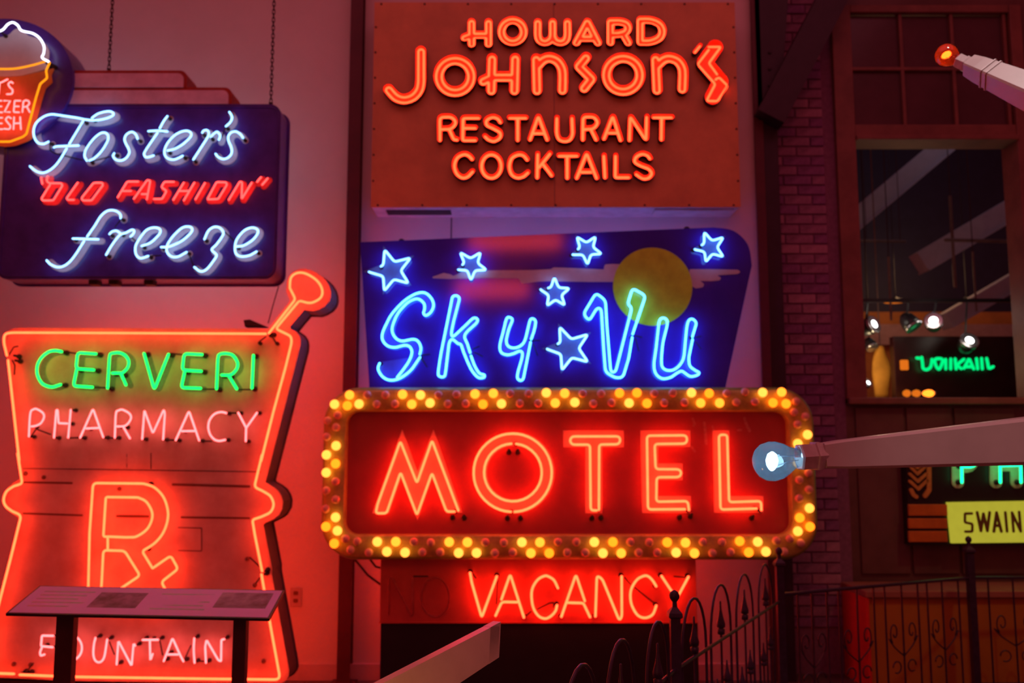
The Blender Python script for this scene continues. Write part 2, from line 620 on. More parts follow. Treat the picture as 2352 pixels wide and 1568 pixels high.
class Field:
    def __init__(self, paths, margin, step=0.004, inside=False):
        pts = np.array([q for p, c in paths for q in p])
        x0, z0 = pts.min(0) - margin - 2 * step
        x1, z1 = pts.max(0) + margin + 2 * step
        self.xs = np.arange(x0, x1 + step, step)
        self.zs = np.arange(z0, z1 + step, step)
        X, Z = np.meshgrid(self.xs, self.zs)
        segs = segs_of(paths)
        D = dist_grid(segs, X, Z)
        if inside:
            ins = np.zeros(X.shape, bool)
            for a, b in segs:
                if a[1] == b[1]:
                    continue
                cond = (a[1] > Z) != (b[1] > Z)
                xi = (b[0] - a[0]) * (Z - a[1]) / (b[1] - a[1]) + a[0]
                ins ^= cond & (X < xi)
            D = np.where(ins, -D, D)
        self.D = D

    def loops(self, level, tol=0.0012):
        D, xs, zs = self.D - level, self.xs, self.zs
        nz, nx = D.shape
        link = {}
        pos = {}

        def cut(i, j, k, l):
            key = (i, j, k, l)
            if key not in pos:
                a, b = D[i, j], D[k, l]
                t = a / (a - b) if a != b else 0.5
                pos[key] = (xs[j] + (xs[l] - xs[j]) * t, zs[i] + (zs[k] - zs[i]) * t)
            return key
        neg = D < 0
        cells = np.argwhere(~((neg[:-1, :-1] == neg[1:, :-1]) & (neg[:-1, :-1] == neg[:-1, 1:]) & (neg[:-1, :-1] == neg[1:, 1:])))
        for i, j in cells:
            c = [(i, j), (i, j + 1), (i + 1, j + 1), (i + 1, j)]
            e = []
            for q in range(4):
                a, b = c[q], c[(q + 1) % 4]
                if neg[a] != neg[b]:
                    lo, hi = min(a, b), max(a, b)
                    e.append((cut(*lo, *hi), neg[a]))
            if len(e) == 2:
                pairs = [(e[0][0], e[1][0])]
            elif len(e) == 4:
                pairs = [(e[0][0], e[1][0]), (e[2][0], e[3][0])]
            else:
                continue
            for a, b in pairs:
                link.setdefault(a, []).append(b)
                link.setdefault(b, []).append(a)
        out = []
        seen = set()
        for k in link:
            if k in seen:
                continue
            lp = [k]
            seen.add(k)
            cur = k
            while True:
                nxt = [q for q in link[cur] if q not in seen]
                if not nxt:
                    break
                cur = nxt[0]
                seen.add(cur)
                lp.append(cur)
            if len(lp) > 6:
                out.append(self.simplify([pos[q] for q in lp], tol))
        return out

    @staticmethod
    def simplify(p, tol):
        def rdp(a):
            if len(a) < 3:
                return a
            A, B = np.array(a[0]), np.array(a[-1])
            d = B - A
            L = np.hypot(*d)
            Q = np.array(a)
            h = np.abs((Q[:, 0] - A[0]) * d[1] - (Q[:, 1] - A[1]) * d[0]) / L if L > 1e-9 else np.hypot(Q[:, 0] - A[0], Q[:, 1] - A[1])
            i = int(h.argmax())
            if h[i] < tol:
                return [a[0], a[-1]]
            return rdp(a[:i + 1])[:-1] + rdp(a[i:])
        m = len(p) // 2
        return rdp(p[:m + 1])[:-1] + rdp(p[m:] + [p[0]])[:-1]


# a small black electrode stub that carries a tube end back to the sign face
def electrode_mesh(name, length, r):
    d = lathe([(0, r * 0.9), (length * 0.75, r * 0.9), (length * 0.75, r * 1.9), (length, r * 2.1)], (0, 0, 0), (0, 1, 0), sides=8)
    return mesh_of(name, d, 'blackout', True)


def neon(parent, crop, letters, Y, face, r, mat, name='neon_letter', colour='red', el=True, sides=6):
    """letters: [(character, [stroke, ...])] -> one glass part for each letter, with electrode stubs as its sub-parts"""
    em = electrode_mesh('electrode', face - Y, r) if el else None
    made = []
    for ch, specs in letters:
        ds = []
        ends = []
        paths = []
        for s in specs:
            p, c = crop.world(s, Y)
            paths.append((p, c))
            ds.append(tube2(p, c, Y, r, sides))
            if not c:
                ends += [p[0], p[-1]]
        lab = ('%s neon letter %s' % (colour, ch)) if len(ch) == 1 else ('%s neon %s' % (colour, ch))
        o = obj(name, join(*ds), mat, parent, True, label=lab)
        if el:
            kept = []
            for e in ends:
                if all(math.hypot(e[0] - q[0], e[1] - q[1]) > 0.03 for q in kept):
                    kept.append(e)
            for e in kept[:3]:
                inst('electrode', em, (e[0], Y + r * 0.3, e[1]), o)
        made.append((o, paths))
    return made


def flat_letters(parent, made, half, y0, y1, mat, name='painted_letter', step=0.004, shift=(0, 0)):
    for o, paths in made:
        f = Field(paths, half, step)
        lp = f.loops(half)
        if lp:
            obj(name, prism([[(x + shift[0], z + shift[1]) for x, z in l] for l in lp], y0, y1), mat, parent)


def links(parent, crop, specs, Y, r):
    for s in specs:
        p, c = crop.world(s, Y)
        obj('blackout_tube', tube2(p, c, Y, r), 'blackout', parent, True)

# ------------------------------------------------------------------ the room
def struct(name, data, mat, parent=None, smooth=False):
    return obj(name, data, mat, parent, smooth, kind='structure')


WALL = 6.8
RW = 7.0
struct('floor', box(-6, 7, -3, 13, -0.1, 0), 'floor')
xe = at(1738, 520, WALL).x
struct('wall_back', box(-6, xe, WALL, WALL + 0.15, 0, 6.5), 'wall')
struct('baseboard_back', box(-6, xe, WALL - 0.018, WALL, 0, 0.115, 0.004), 'baseboard')

# wall outlet low on the plaster wall
o = thing('wall_outlet', 'small blank outlet plate low on the red-lit wall beside the mortar sign', 'outlet', (at(680, 1370, WALL).x, WALL - 0.01, at(680, 1370, WALL).z))
px = ORG[o]
obj('cover_plate', box(px.x - 0.04, px.x + 0.04, WALL - 0.010, WALL, px.z - 0.065, px.z + 0.065, 0.003), 'plate', o)
for dz in (-0.026, 0.026):
    obj('receptacle', prism([rrect(px.x - 0.017, px.x + 0.017, px.z + dz - 0.014, px.z + dz + 0.014, 0.008)], WALL - 0.0125, WALL - 0.009), 'stain', o)

# red steel column between the left wall bay and the motel sign (I-section)
x0, x1 = at(806, 60, WALL - 0.1).x, at(834, 60, WALL - 0.1).x
c = thing('steel_column', 'dark red steel column rising behind the motel sign', 'column', ((x0 + x1) / 2, WALL - 0.06, 0))
obj('flange', box(x0, x1, WALL - 0.12, WALL - 0.105, 0, 6.4), 'column_red', c)
obj('flange', box(x0, x1, WALL - 0.015, WALL, 0, 6.4), 'column_red', c)
obj('web', box((x0 + x1) / 2 - 0.006, (x0 + x1) / 2 + 0.006, WALL - 0.105, WALL - 0.015, 0, 6.4), 'column_red', c)
obj('base_plate', box(x0 - 0.04, x1 + 0.04, WALL - 0.15, WALL, 0, 0.012), 'column_red', c)

# dark steel column and brace at the end of the plaster wall
xa, xb = xe, at(1786, 520, 6.85).x
c = thing('steel_column', 'near-black steel column with slanting brace beside the brick pier', 'column', ((xa + xb) / 2, 6.8, 0))
obj('column_shaft', box(xa, xb, 6.76, 7.0, 0, 6.5, 0.006), 'steel_dark', c)
obj('cover_strip', box(xa - 0.01, xa + 0.055, 6.735, 6.762, 0, 6.5), 'column_red', c)
p0, p1 = at(1772, 262, 6.68), at(1940, -60, 6.68)
d = (p1 - p0).normalized()
n = Vector((-d.z, 0, d.x)) * 0.105
obj('brace', prism([[(q.x, q.z) for q in (p0 - n - d * .05, p1 - n + d * .6, p1 + n + d * .6, p0 + n - d * .05)]], 6.60, 6.76), 'steel_dark', c)
q0, q1 = at(1792, 262, 6.75), at(1812, 0, 6.75)
obj('gusset', prism([[(xa + 0.02, q0.z - 0.05), (xb, q0.z - 0.05), (q0.x + 0.01, q0.z + 0.15), (q1.x + 0.02, q1.z + 0.3), (xa + 0.02, q1.z + 0.3)]], 6.735, 6.77), 'steel_dark', c)
for k in range(4):
    b = at(1768, 120 + k * 38, 6.735)
    obj('bolt', lathe([(0, 0.014), (0.012, 0.014), (0.014, 0.009)], (b.x, 6.736, b.z), (0, -1, 0), 6), 'steel_dark', c)

# right-hand wall with the brick pier and the window
PX0, PX1 = xb - 0.02, at(1928, 600, RW).x
WX0, WX1 = at(1965, 420, RW).x, at(2336, 420, RW).x
SILL, HEAD = at(2150, 914, RW).z, at(2150, 326, RW).z
TR0, TR1 = at(2150, 290, RW).z, at(2150, 34, RW).z
wr = struct('wall_right', join(box(PX0, PX1, RW, RW + 0.25, 0, 6.5), box(PX1, 6.5, RW, RW + 0.25, 0, SILL - 0.05),
                               box(PX1, 6.5, RW, RW + 0.25, TR1 + 0.06, 6.5), box(WX1 + 0.09, 6.5, RW, RW + 0.25, SILL - 0.05, TR1 + 0.06)), ['grout', 'shop_dark'])
for i, p in enumerate(wr.data.polygons):
    p.material_index = 0 if i < 6 else 1
# bricks of the pier: running bond, each one its own piece
bl, bh, jt = 0.205, 0.066, 0.010
bms = [mesh_of('brick', box(-bl / 2, bl / 2, -0.014, 0.02, -bh / 2, bh / 2, 0.004), k, False) for k in ('brick_a', 'brick_b', 'brick_c')]
bhs = [mesh_of('brick', box(-bl / 4 + jt / 4, bl / 4 - jt / 4, -0.014, 0.02, -bh / 2, bh / 2, 0.004), k, False) for k in ('brick_a', 'brick_b', 'brick_c')]
z, row = 0.36, 0
top = at(1850, -20, RW).z
while z < top and row < 90:
    x = PX0 + 0.012
    first = row % 2
    while x < PX1 - 0.05:
        half = first or x + bl > PX1 - 0.004
        w = bl / 2 - jt / 2 if half else bl
        first = 0
        if x + w > PX1 + 0.01:
            break
        k = random.choice([0, 0, 1, 1, 2])
        inst('brick', (bhs if half else bms)[k], (x + w / 2, RW + random.uniform(-0.004, 0.004), z), wr)
        x += w + jt
    z += bh + jt
    row += 1

# window: timber frame, transom lights above, open view below
w1 = struct('window_1', join(box(PX1, WX0, RW - 0.05, RW + 0.2, SILL - 0.05, TR1 + 0.06, 0.006), box(WX1, WX1 + 0.09, RW - 0.05, RW + 0.2, SILL - 0.05, TR1 + 0.06, 0.006)), 'wood_frame')
obj('head_rail', box(WX0, WX1, RW - 0.045, RW + 0.18, HEAD, TR0, 0.006), 'wood_frame', w1)
obj('head_moulding', box(WX0, WX1, RW - 0.075, RW - 0.045, HEAD - 0.004, HEAD + 0.035, 0.008), 'wood_frame', w1)
obj('top_rail', box(WX0, WX1, RW - 0.045, RW + 0.18, TR1, TR1 + 0.06, 0.006), 'wood_frame', w1)
obj('window_sill', box(PX1, WX1 + 0.09, RW - 0.09, RW + 0.2, SILL - 0.05, SILL, 0.008), 'wood_frame', w1)
cols = [WX0, at(2072, 180, RW).x, at(2190, 180, RW).x, at(2312, 180, RW).x, WX1]
midz = at(2150, 160, RW).z
for x in cols[1:4]:
    obj('muntin', box(x - 0.013, x + 0.013, RW - 0.02, RW + 0.05, TR0, TR1, 0.004), 'wood_frame', w1)
obj('muntin', box(WX0, WX1, RW - 0.022, RW + 0.048, midz - 0.014, midz + 0.014, 0.004), 'wood_frame', w1)
for a, b in zip(cols[:-1], cols[1:]):
    for za, zb in ((TR0, midz), (midz, TR1)):
        obj('pane', box(a + 0.008, b - 0.008, RW + 0.012, RW + 0.018, za + 0.008, zb - 0.008), 'dark_pane', w1)
# panelling and shelves under the window
for k, (xp0, xp1) in enumerate(((1965, 2075), (2082, 2185), (2192, 2330))):
    a, b = at(xp0, 1000, RW).x, at(xp1, 1000, RW).x
    obj('wall_panel', box(a, b, RW - 0.02, RW + 0.02, 0.7, SILL - 0.07, 0.006), 'shop_dark', wr)

# ------------------------------------------------------------------ the far gallery behind the window
FAR = 11.5
zt = at(2150, 716, FAR).z
struct('wall_far', box(1.5, 9, FAR, FAR + 0.2, 0, zt), 'far_wall')
struct('trim_1', box(1.5, 9, FAR - 0.12, FAR, zt - 0.42, zt - 0.17), 'far_ledge')
struct('ceiling', box(1.5, 9, 7.3, FAR + 0.2, 6.6, 6.7), 'far_dark')
struct('trim_2', box(1.5, 9, FAR, FAR + 0.2, zt, 6.6), 'far_dark')


def beam(p, q, Y, half, label):
    a, b = at(*p, Y), at(*q, Y)
    d = (b - a).normalized()
    n = Vector((-d.z, 0, d.x)) * half
    t = thing('ceiling_beam', label, 'beam', tuple(a), 'white sloping beams of the far gallery')
    obj('beam_body', prism([[(v.x, v.z) for v in (a - n, b - n, b + n, a + n)]], Y, Y + 0.22), 'far_beam', t)
    obj('lower_flange', prism([[(v.x, v.z) for v in (a - n * 1.05, b - n * 1.05, b - n * 0.9, a - n * 0.9)]], Y - 0.03, Y + 0.25), 'far_beam', t)


beam((1900, 560), (2210, 300), 9.6, 0.10, 'white sloping beam at upper left inside the far gallery')
beam((2120, 600), (2460, 400), 9.8, 0.11, 'white sloping beam at upper right inside the far gallery')
beam((2180, 735), (2480, 560), 9.4, 0.08, 'lowest white sloping beam inside the far gallery, above the lamps')


def pipe(p, q, Y, r, label):
    A, B = at(*p, Y), at(*q, Y)
    t = thing('conduit', label, 'conduit', tuple(A), 'thin pipes of the far gallery')
    obj('pipe', tube3([A, B], r), 'rod', t)
    if abs(A.z - B.z) < 0.3:
        for u in (0.25, 0.9):
            h = A.lerp(B, u)
            obj('hanger', tube3([h, Vector((h.x, h.y, 6.6))], 0.004, 5), 'lamp_black', t)
    else:
        obj('hanger', tube3([A, Vector((A.x, A.y, 6.6))], 0.005, 5), 'lamp_black', t)


pipe((1960, 552), (2080, 554), 9.45, 0.014, 'thin horizontal pipe at left in the far gallery window')
pipe((2170, 551), (2420, 556), 9.2, 0.018, 'thin horizontal pipe at right in the far gallery window')
pipe((2041, 590), (2047, 735), 9.0, 0.012, 'thin drop rod left of the orange pendant in the far gallery')
pipe((2182, 450), (2194, 660), 9.3, 0.016, 'thin drop rod crossing the horizontal pipe in the far gallery')
pipe((2234, 578), (2243, 715), 9.0, 0.010, 'thin drop rod with a bright tip in the far gallery')


TK = at(2100, 694, 8.1)
trk = thing('lighting_track', 'thin black lighting track carrying the spotlights of the far gallery', 'track', (3.8, 8.1, TK.z))
obj('track_bar', box(1.95, 6.5, 8.08, 8.12, TK.z, TK.z + 0.03), 'lamp_black', trk)
for x in (1.97, 6.45):
    obj('drop_rod', box(x - 0.01, x + 0.01, 8.09, 8.11, TK.z + 0.03, 6.6), 'lamp_black', trk)


def spot(pc, aim, r, label, lit=True, mat='lens_white', Y=8.1):
    c = at(*pc, Y)
    d = Vector(aim).normalized()
    t = thing('track_spotlight', label, 'spotlight', tuple(c), 'track spotlights of the far gallery')
    obj('housing', lathe([(0, r * 0.96), (-r * 0.5, r * 1.05), (-r * 1.4, r * 0.85), (-r * 1.9, r * 0.45)], c, d, 16), 'lamp_black', t, True)
    obj('rim', lathe([(-0.01, r * 1.08), (0.012, r * 1.08), (0.012, r * 0.95)], c, d, 16), 'lamp_chrome', t, True)
    obj('lens', lathe([(0.004, r * 0.93), (0.012, r * 0.5), (0.014, 0.001)], c, d, 16), mat if lit else 'lamp_chrome', t, True)
    b = c - d * r * 1.1
    obj('yoke', tube3([b, b + Vector((0, 0, r * 0.8)), Vector((b.x, 8.1, TK.z)) if Y == 8.1 else Vector((b.x, b.y, 6.6))], 0.009 if Y == 8.1 else 0.006, 6), 'lamp_black', t)
    if lit:
        lamp('spot_glow', 'POINT', tuple(c + d * 0.14), 0.6, (1.0, 0.88, 0.72), shadow_soft_size=0.05)


spot((2006, 745), (0.50, -0.8, 0.30), 0.074, 'lit white spotlight nearest the brick pier in the far gallery')
spot((2144, 737), (-0.35, -0.8, 0.28), 0.074, 'lit white spotlight right of the dark one in the far gallery')
spot((2226, 783), (0.0, -0.85, 0.45), 0.074, 'lit white spotlight in front of the green script sign board')
spot((1993, 880), (0.3, -0.7, 0.4), 0.040, 'small lit spotlight beside the yellow banner in the far gallery', Y=9.1)
spot((2098, 750), (0.4, -0.4, -0.75), 0.074, 'unlit dark spotlight between two lit ones in the far gallery', False)
spot((2003, 797), (0.2, -0.5, -0.8), 0.052, 'unlit dark spotlight above the yellow banner in the far gallery', False, Y=8.45)


def pendant(pc, wpx, Y, mat, label):
    c = at(*pc, Y)
    r = wpx / 2 / FPX * Y
    t = thing('pendant_lamp', label, 'lamp', tuple(c))
    obj('shade', lathe([(0.0, r * 1.04), (0.012, r * 0.95), (0.03, r * 0.3), (0.05, 0.012)], c, (0, 0, 1), 20), 'lamp_black', t, True)
    obj('diffuser', lathe([(-0.004, r * 0.98), (-0.012, r * 0.6), (-0.014, 0.001)], c, (0, 0, 1), 20), mat, t, True)
    obj('cord', tube3([c + Vector((0, 0, 0.045)), Vector((c.x, c.y, 6.6))], 0.004, 6), 'lamp_black', t)


pendant((2057, 692), 54, 10.2, 'lens_orange', 'flat orange pendant lamp in the far gallery')
pendant((2220, 690), 28, 10.2, 'lens_white', 'flat white pendant lamp in the far gallery')

# dark board with the green script, and the yellow banner beside it
bA, bB = at(2052, 772, 8.4), at(2420, 930, 8.4)
t = thing('script_sign', 'dark sign board with green neon script in the far gallery', 'sign', (bA.x + 0.6, 8.45, 0))
obj('board', box(bA.x, bB.x, 8.4, 8.5, at(2100, 925, 8.4).z, bA.z, 0.005), 'board_dark', t)
obj('leg', box(bA.x + 0.1, bA.x + 0.16, 8.42, 8.48, 0, at(2100, 925, 8.4).z), 'board_dark', t)
obj('leg', box(bB.x - 0.16, bB.x - 0.1, 8.42, 8.48, 0, at(2100, 925, 8.4).z), 'board_dark', t)
CF = Crop(1950, 640, 5.6)
neon(t, CF, [('quote mark', ['s 872,1018 905,1022']),
             ('script stroke', ['s 935,1008 945,1080 955,1150 1000,1168 1045,1140 1062,1090 1068,1035']),
             ('script stroke', ['S 1110,1035 1115,1110 1155,1162 1190,1110 1200,1035']),
             ('script stroke', ['p4 1243,1035 1245,1160']), ('script stroke', ['p4 1310,1030 1308,1160']),
             ('script stroke', ['p4 1365,1028 1378,1160', 's 1480,1035 1400,1105 1445,1155']),
             ('script stroke', ['p6 1480,1150 1545,1025 1605,1160', 'p2 1510,1130 1590,1130']),
             ('script stroke', ['p4 1640,1025 1655,1160']), ('script stroke', ['p4 1705,1022 1715,1160']),
             ('script stroke', ['s 1770,1022 1785,1090 1800,1150 1855,1130'])], 8.34, 8.4, 0.014, 'neon_far', colour='green', el=False)
e = CF.pt(712, 1108, 8.39)
obj('lit_tag', prism([rrect(e[0] - 0.035, e[0] + 0.035, e[1] - 0.045, e[1] + 0.045, 0.012)], 8.385, 8.4), 'lens_orange', t)
ba = at(2021, 795, 8.6)
bb = at(2021, 913, 8.6)
t = thing('hanging_banner', 'creased yellow cloth banner hanging beside the dark script board', 'banner', (ba.x, 8.6, bb.z))
rows = []
for i in range(13):
    u = i / 12
    z = ba.z + (bb.z - ba.z) * u
    wd = (0.035 + 0.05 * min(1, u * 3.5)) if u < 0.5 else 0.085 - 0.02 * (u - 0.5) * 2
    rows.append([(ba.x + wd * math.cos(a) * (1 + 0.08 * math.sin(5 * u + 3 * a)), 8.6 + 0.035 * math.sin(a) + 0.012 * math.sin(9 * u + a), z) for a in [2 * math.pi * k / 14 for k in range(14)]])
obj('cloth', loft(rows), 'cloth_yellow', t, True)
obj('hanger', tube3([(ba.x, 8.6, ba.z - 0.01), (ba.x, 8.6, 6.6)], 0.006, 6), 'rod', t)
lamp('banner_glow', 'POINT', tuple(at(1990, 840, 8.2)), 5, (1.0, 0.75, 0.4), shadow_soft_size=0.05)
# row of small lit objects on the ledge under the board
led = at(2100, 905, 8.1)
for k, (pxx, pw, mat) in enumerate(((2082, 18, 'lens_orange'), (2104, 20, 'lens_orange'), (2132, 28, 'bulb_amber'))):
    a = at(pxx, 903, 8.05)
    hw = pw / 2 / FPX * 8.05
    o = thing('marquee_bulb', ('leftmost orange', 'middle orange', 'rightmost yellow')[k] + ' glowing bulb below the green script sign', 'bulb', (a.x, 8.05, a.z), 'glowing bulbs under the script sign')
    obj('globe', lathe([(-hw, 0.004), (-hw * .7, 0.022), (0, 0.032), (hw * .6, 0.028), (hw, 0.012)], a, (1, 0, 0.02), 12), mat, o, True)
    obj('cap', lathe([(hw * .9, 0.016), (hw * 1.15, 0.016)], a, (1, 0, 0.02), 10), 'socket', o)
lz = at(2100, 912, 8.05).z - 0.012
o = obj('display_shelf', box(at(2060, 900, 8.05).x, at(2420, 900, 8.05).x, 7.98, 8.39, lz - 0.03, lz, 0.004), 'shop_shelf')
o['label'], o['category'] = 'narrow dark shelf under the green script sign', 'shelf'

# ------------------------------------------------------------------ ice-cream stand sign hung on chains
FY = 5.98            # front face
FT = FY - 0.058      # tubes stand off the face
FB = FY + 0.20       # back face
xR, zT, zB = at(640, 440, FY).x, at(400, 239, FY).z, at(330, 641, FY).z
xL = at(-10, 640, FY).x
fs = thing('ice_cream_sign', 'dark blue double-sided neon sign with white script hanging from chains', 'sign', ((xL + xR) / 2, FY + 0.1, zB))
rr = 0.075
obj('cabinet', prism([rrect(xL, xR, zB, zT, rr)], FY, FB), 'navy', fs)
# pressed edge bead round the face
fr = Field([(rrect(xL + .02, xR - .02, zB + .02, zT - .02, rr - .02), True)], 0.02, 0.004)
obj('edge_bead', prism(fr.loops(0.005), FY - 0.006, FY + 0.002), 'navy', fs)
obj('back_flange', prism([rrect(xL - 0.012, xR + 0.012, zB - 0.012, zT + 0.012, rr)], FB, FB + 0.012), 'navy', fs)
# stepped crown
for (pxr, py0, py1, dep) in ((533, 200, 240, 0.0), (430, 161, 202, 0.0)):
    a, b = at(pxr, py0, FY), at(pxr, py1, FY)
    xl = xL + 0.05
    lp = [(xl, b.z), (a.x, b.z)] + [(a.x - 0.05 + 0.05 * math.cos(t), a.z - 0.05 + 0.05 * math.sin(t)) for t in [math.pi / 2 * k / 6 for k in range(7)]] + [(xl, a.z)]
    st = obj('crown_step', prism([lp], FY + 0.005 + dep, FB), 'step_trim', fs)
    ins = [(xl, b.z + 0.004), (a.x - 0.022, b.z + 0.004)] + [(a.x - 0.022 - 0.04 + 0.04 * math.cos(t), a.z - 0.022 - 0.04 + 0.04 * math.sin(t)) for t in [math.pi / 2 * k / 6 for k in range(7)]] + [(xl, a.z - 0.022)]
    obj('step_face', prism([ins], FY - 0.002, FY + 0.006), 'step_face', st)
# round head with the ice-cream cup
C0 = Crop(0, 0, 3.459)
cen = C0.pt(0, 640, FY - 0.03)
ea = C0.pt(580, 640, FY - 0.03)[0] - cen[0]
eb = C0.pt(0, 148, FY - 0.03)[1] - cen[1]
ell = [(cen[0] + ea * math.cos(2 * math.pi * k / 56), cen[1] + eb * math.sin(2 * math.pi * k / 56)) for k in range(56)]
obj('round_head', prism([ell], FY - 0.03, FB + 0.03), 'navy', fs)
HT = FY - 0.11


def mir(s):
    h, r = s.split(' ', 1)
    return h + ' ' + ' '.join('%g,%g' % (-x, y) for x, y in reversed(parse(r)))


def flatshape(crop, spec, Y, y0, y1):
    p, c = crop.world(spec, Y)
    return prism([thin(p, True)], y0, y1)


swirl = 'P20 -380,492 -335,462 -345,420 -350,370 -310,312 -240,280 -120,262 -20,252 30,232 62,195 100,180 140,202 178,246 262,266 320,310 350,370 345,425 335,462 380,492 250,535 120,565 0,572 -120,565 -250,535'
obj('cream_swirl', flatshape(C0, swirl, HT, FY - 0.036, FY - 0.03), 'cream_swirl', fs)
cup = 'P10 -395,500 -250,540 -120,568 0,574 120,568 250,540 395,500 365,560 375,620 320,665 290,760 210,1070 180,1090 80,1128 0,1138 -80,1128 -180,1090 -210,1070 -290,760 -320,665 -375,620 -365,560'
obj('cup', flatshape(C0, cup, HT, FY - 0.037, FY - 0.031), 'cup_orange', fs)
top1 = 's 0,248 30,230 60,195 100,178 140,200 172,243 262,266 320,310 350,370 347,425 335,458 388,490'
top2 = 's -388,490 -335,458 -347,425 -350,370 -310,312 -240,280 -120,262 -15,250'
neon(fs, C0, [('cream outline', [top1, top2])], HT, FY - 0.03, 0.0065, 'neon_cream', 'neon_outline', 'white')
side = 'p14 395,497 365,560 375,620 320,665 290,760 210,1065 180,1088 80,1125 -80,1125 -180,1088 -210,1065 -290,760 -320,665 -375,620 -365,560 -395,497'
neon(fs, C0, [('cup outline', ['s -355,490 -250,520 -120,543 0,548 120,545 250,520 355,490', side])], HT, FY - 0.03, 0.0070, 'neon_yellow', 'neon_outline', 'yellow')
hw = [('I', ['p2 -75,650 -80,740']), ('T', ['p4 -40,662 10,655 60,630', 'p2 -2,660 -10,745']),
      ('S', ['s 102,660 85,650 66,668 80,695 100,715 92,745 55,748'])]
hw += [(c, [s.replace('@', '') for s in ss]) for c, ss in [
    ('F', ['p4 -180,798 -225,798 -232,892', 'p2 -228,845 -190,845']), ('R', ['p6 -165,892 -158,800 -125,797 -112,820 -130,845 -160,848', 'p2 -130,848 -108,892']),
    ('E', ['p6 -50,798 -92,798 -98,845 -62,845', 'p6 -98,848 -100,892 -55,892']), ('E', ['p6 12,800 -30,800 -36,845 12,845', 'p6 -36,848 -38,892 18,892'])]]
hw += [('Z', ['p3 32,800 82,800 34,890 78,890']), ('E', ['p6 162,800 116,800 112,845 150,845', 'p6 112,848 108,890 152,892']),
       ('R', ['p6 178,890 185,806 205,795 228,802 235,822 215,845 190,850', 'p2 215,850 236,890']),
       ('F', ['p4 -105,932 -150,932 -155,1025', 'p2 -152,978 -115,978']), ('R', ['p6 -90,1025 -85,934 -50,932 -40,952 -58,978 -86,980', 'p2 -58,980 -38,1025']),
       ('E', ['p6 18,935 -20,935 -25,980 15,980', 'p6 -25,983 -27,1026 20,1026']), ('S', ['s 88,940 65,928 46,950 62,975 82,1000 72,1025 32,1022']),
       ('H', ['p2 112,930 107,1026', 'p2 160,930 166,1026', 'p2 110,980 161,978'])]
neon(fs, C0, hw, HT, FY - 0.03, 0.0052, 'neon_pink', el=False, colour='pink')

CA, CB, CC = Crop(0, 230, 6.818), Crop(320, 230, 6.818), Crop(60, 390, 3.92)
mw = neon(fs, CA, [
    ('F', ['s 760,650 680,685 600,670 545,600 525,500 545,400 600,320 700,250 800,222 900,228 1050,250 1200,275 1350,305 1500,315 1650,290 1760,245 1775,205 1720,175 1620,185 1520,220 1440,280',
           's 1305,320 1200,490 1085,685', 's 845,740 900,722 1080,715 1230,710', 's 1045,755 960,900 880,1010 790,1090 690,1135 610,1130 540,1095 470,1035']),
    ('o', ['s 1400,945 1480,905 1580,810 1660,690 1695,600 1685,540 1640,508 1570,520 1480,590 1390,700 1335,800 1325,880 1360,945']),
    ('s', ['s 2155,605 2130,540 2080,500 2030,505 1975,545 1950,610 1970,680 2010,750 2025,820 1990,890 1930,935 1860,945 1800,920 1770,870 1790,830'])],
    FT, FY, 0.0066, 'neon_white', colour='white')
mw += neon(fs, CB, [
    ('t', ['s 440,250 380,330 320,440', 's 140,485 220,478 320,478 440,490', 's 285,510 180,660 90,800 75,850 100,890 150,890 225,865']),
    ('e', ['s 440,790 560,760 680,690 780,600 815,540 790,495 730,478 640,500 540,560 450,660 400,760 395,840 430,900 500,930 580,920 680,870']),
    ('r', ['s 985,510 1010,475 1060,470 1085,500 1080,560 1000,690 920,810 845,930', 's 1115,575 1160,530 1215,495 1255,530 1265,570 1245,620']),
    ('apostrophe', ['s 1410,185 1445,240 1450,290 1420,350 1355,410']),
    ('s', ['s 1625,590 1580,530 1510,490 1440,505 1395,560 1395,630 1430,710 1450,790 1430,860 1370,910 1300,920 1230,885 1195,840'])],
    FT, FY, 0.0066, 'neon_white', colour='white')
mw += neon(fs, CC, [
    ('f', ['s 850,435 850,405 820,375 770,362 720,375 670,420 620,500 550,600', 's 420,618 530,620 650,625', 's 522,640 460,740 400,820 340,865 280,875 220,850 185,815']),
    ('r', ['s 750,578 775,555 815,548 848,572', 's 720,765 770,680 840,590 900,565 950,540 972,548 965,575 940,600']),
    ('e', ['s 1040,685 1120,655 1190,590 1210,550 1190,525 1140,520 1080,545 1020,620 985,690 990,760 1030,795 1100,775']),
    ('e', ['s 1215,695 1290,690 1400,640 1480,570 1495,530 1460,510 1400,525 1320,600 1270,680 1270,740 1310,780 1370,780 1445,740']),
    ('z', ['s 1605,625 1640,550 1690,515 1740,520 1775,560 1765,600 1715,670 1672,715 1695,745 1715,770 1690,815 1640,880 1600,910 1560,910 1515,875']),
    ('e', ['s 1895,690 1960,680 2040,630 2085,570 2080,535 2030,520 1960,550 1895,630 1880,710 1895,760 1940,780 2010,770 2075,735'])],
    FT, FY, 0.0066, 'neon_white', colour='white')
flat_letters(fs, mw, 0.021, FY - 0.003, FY, 'white_paint')
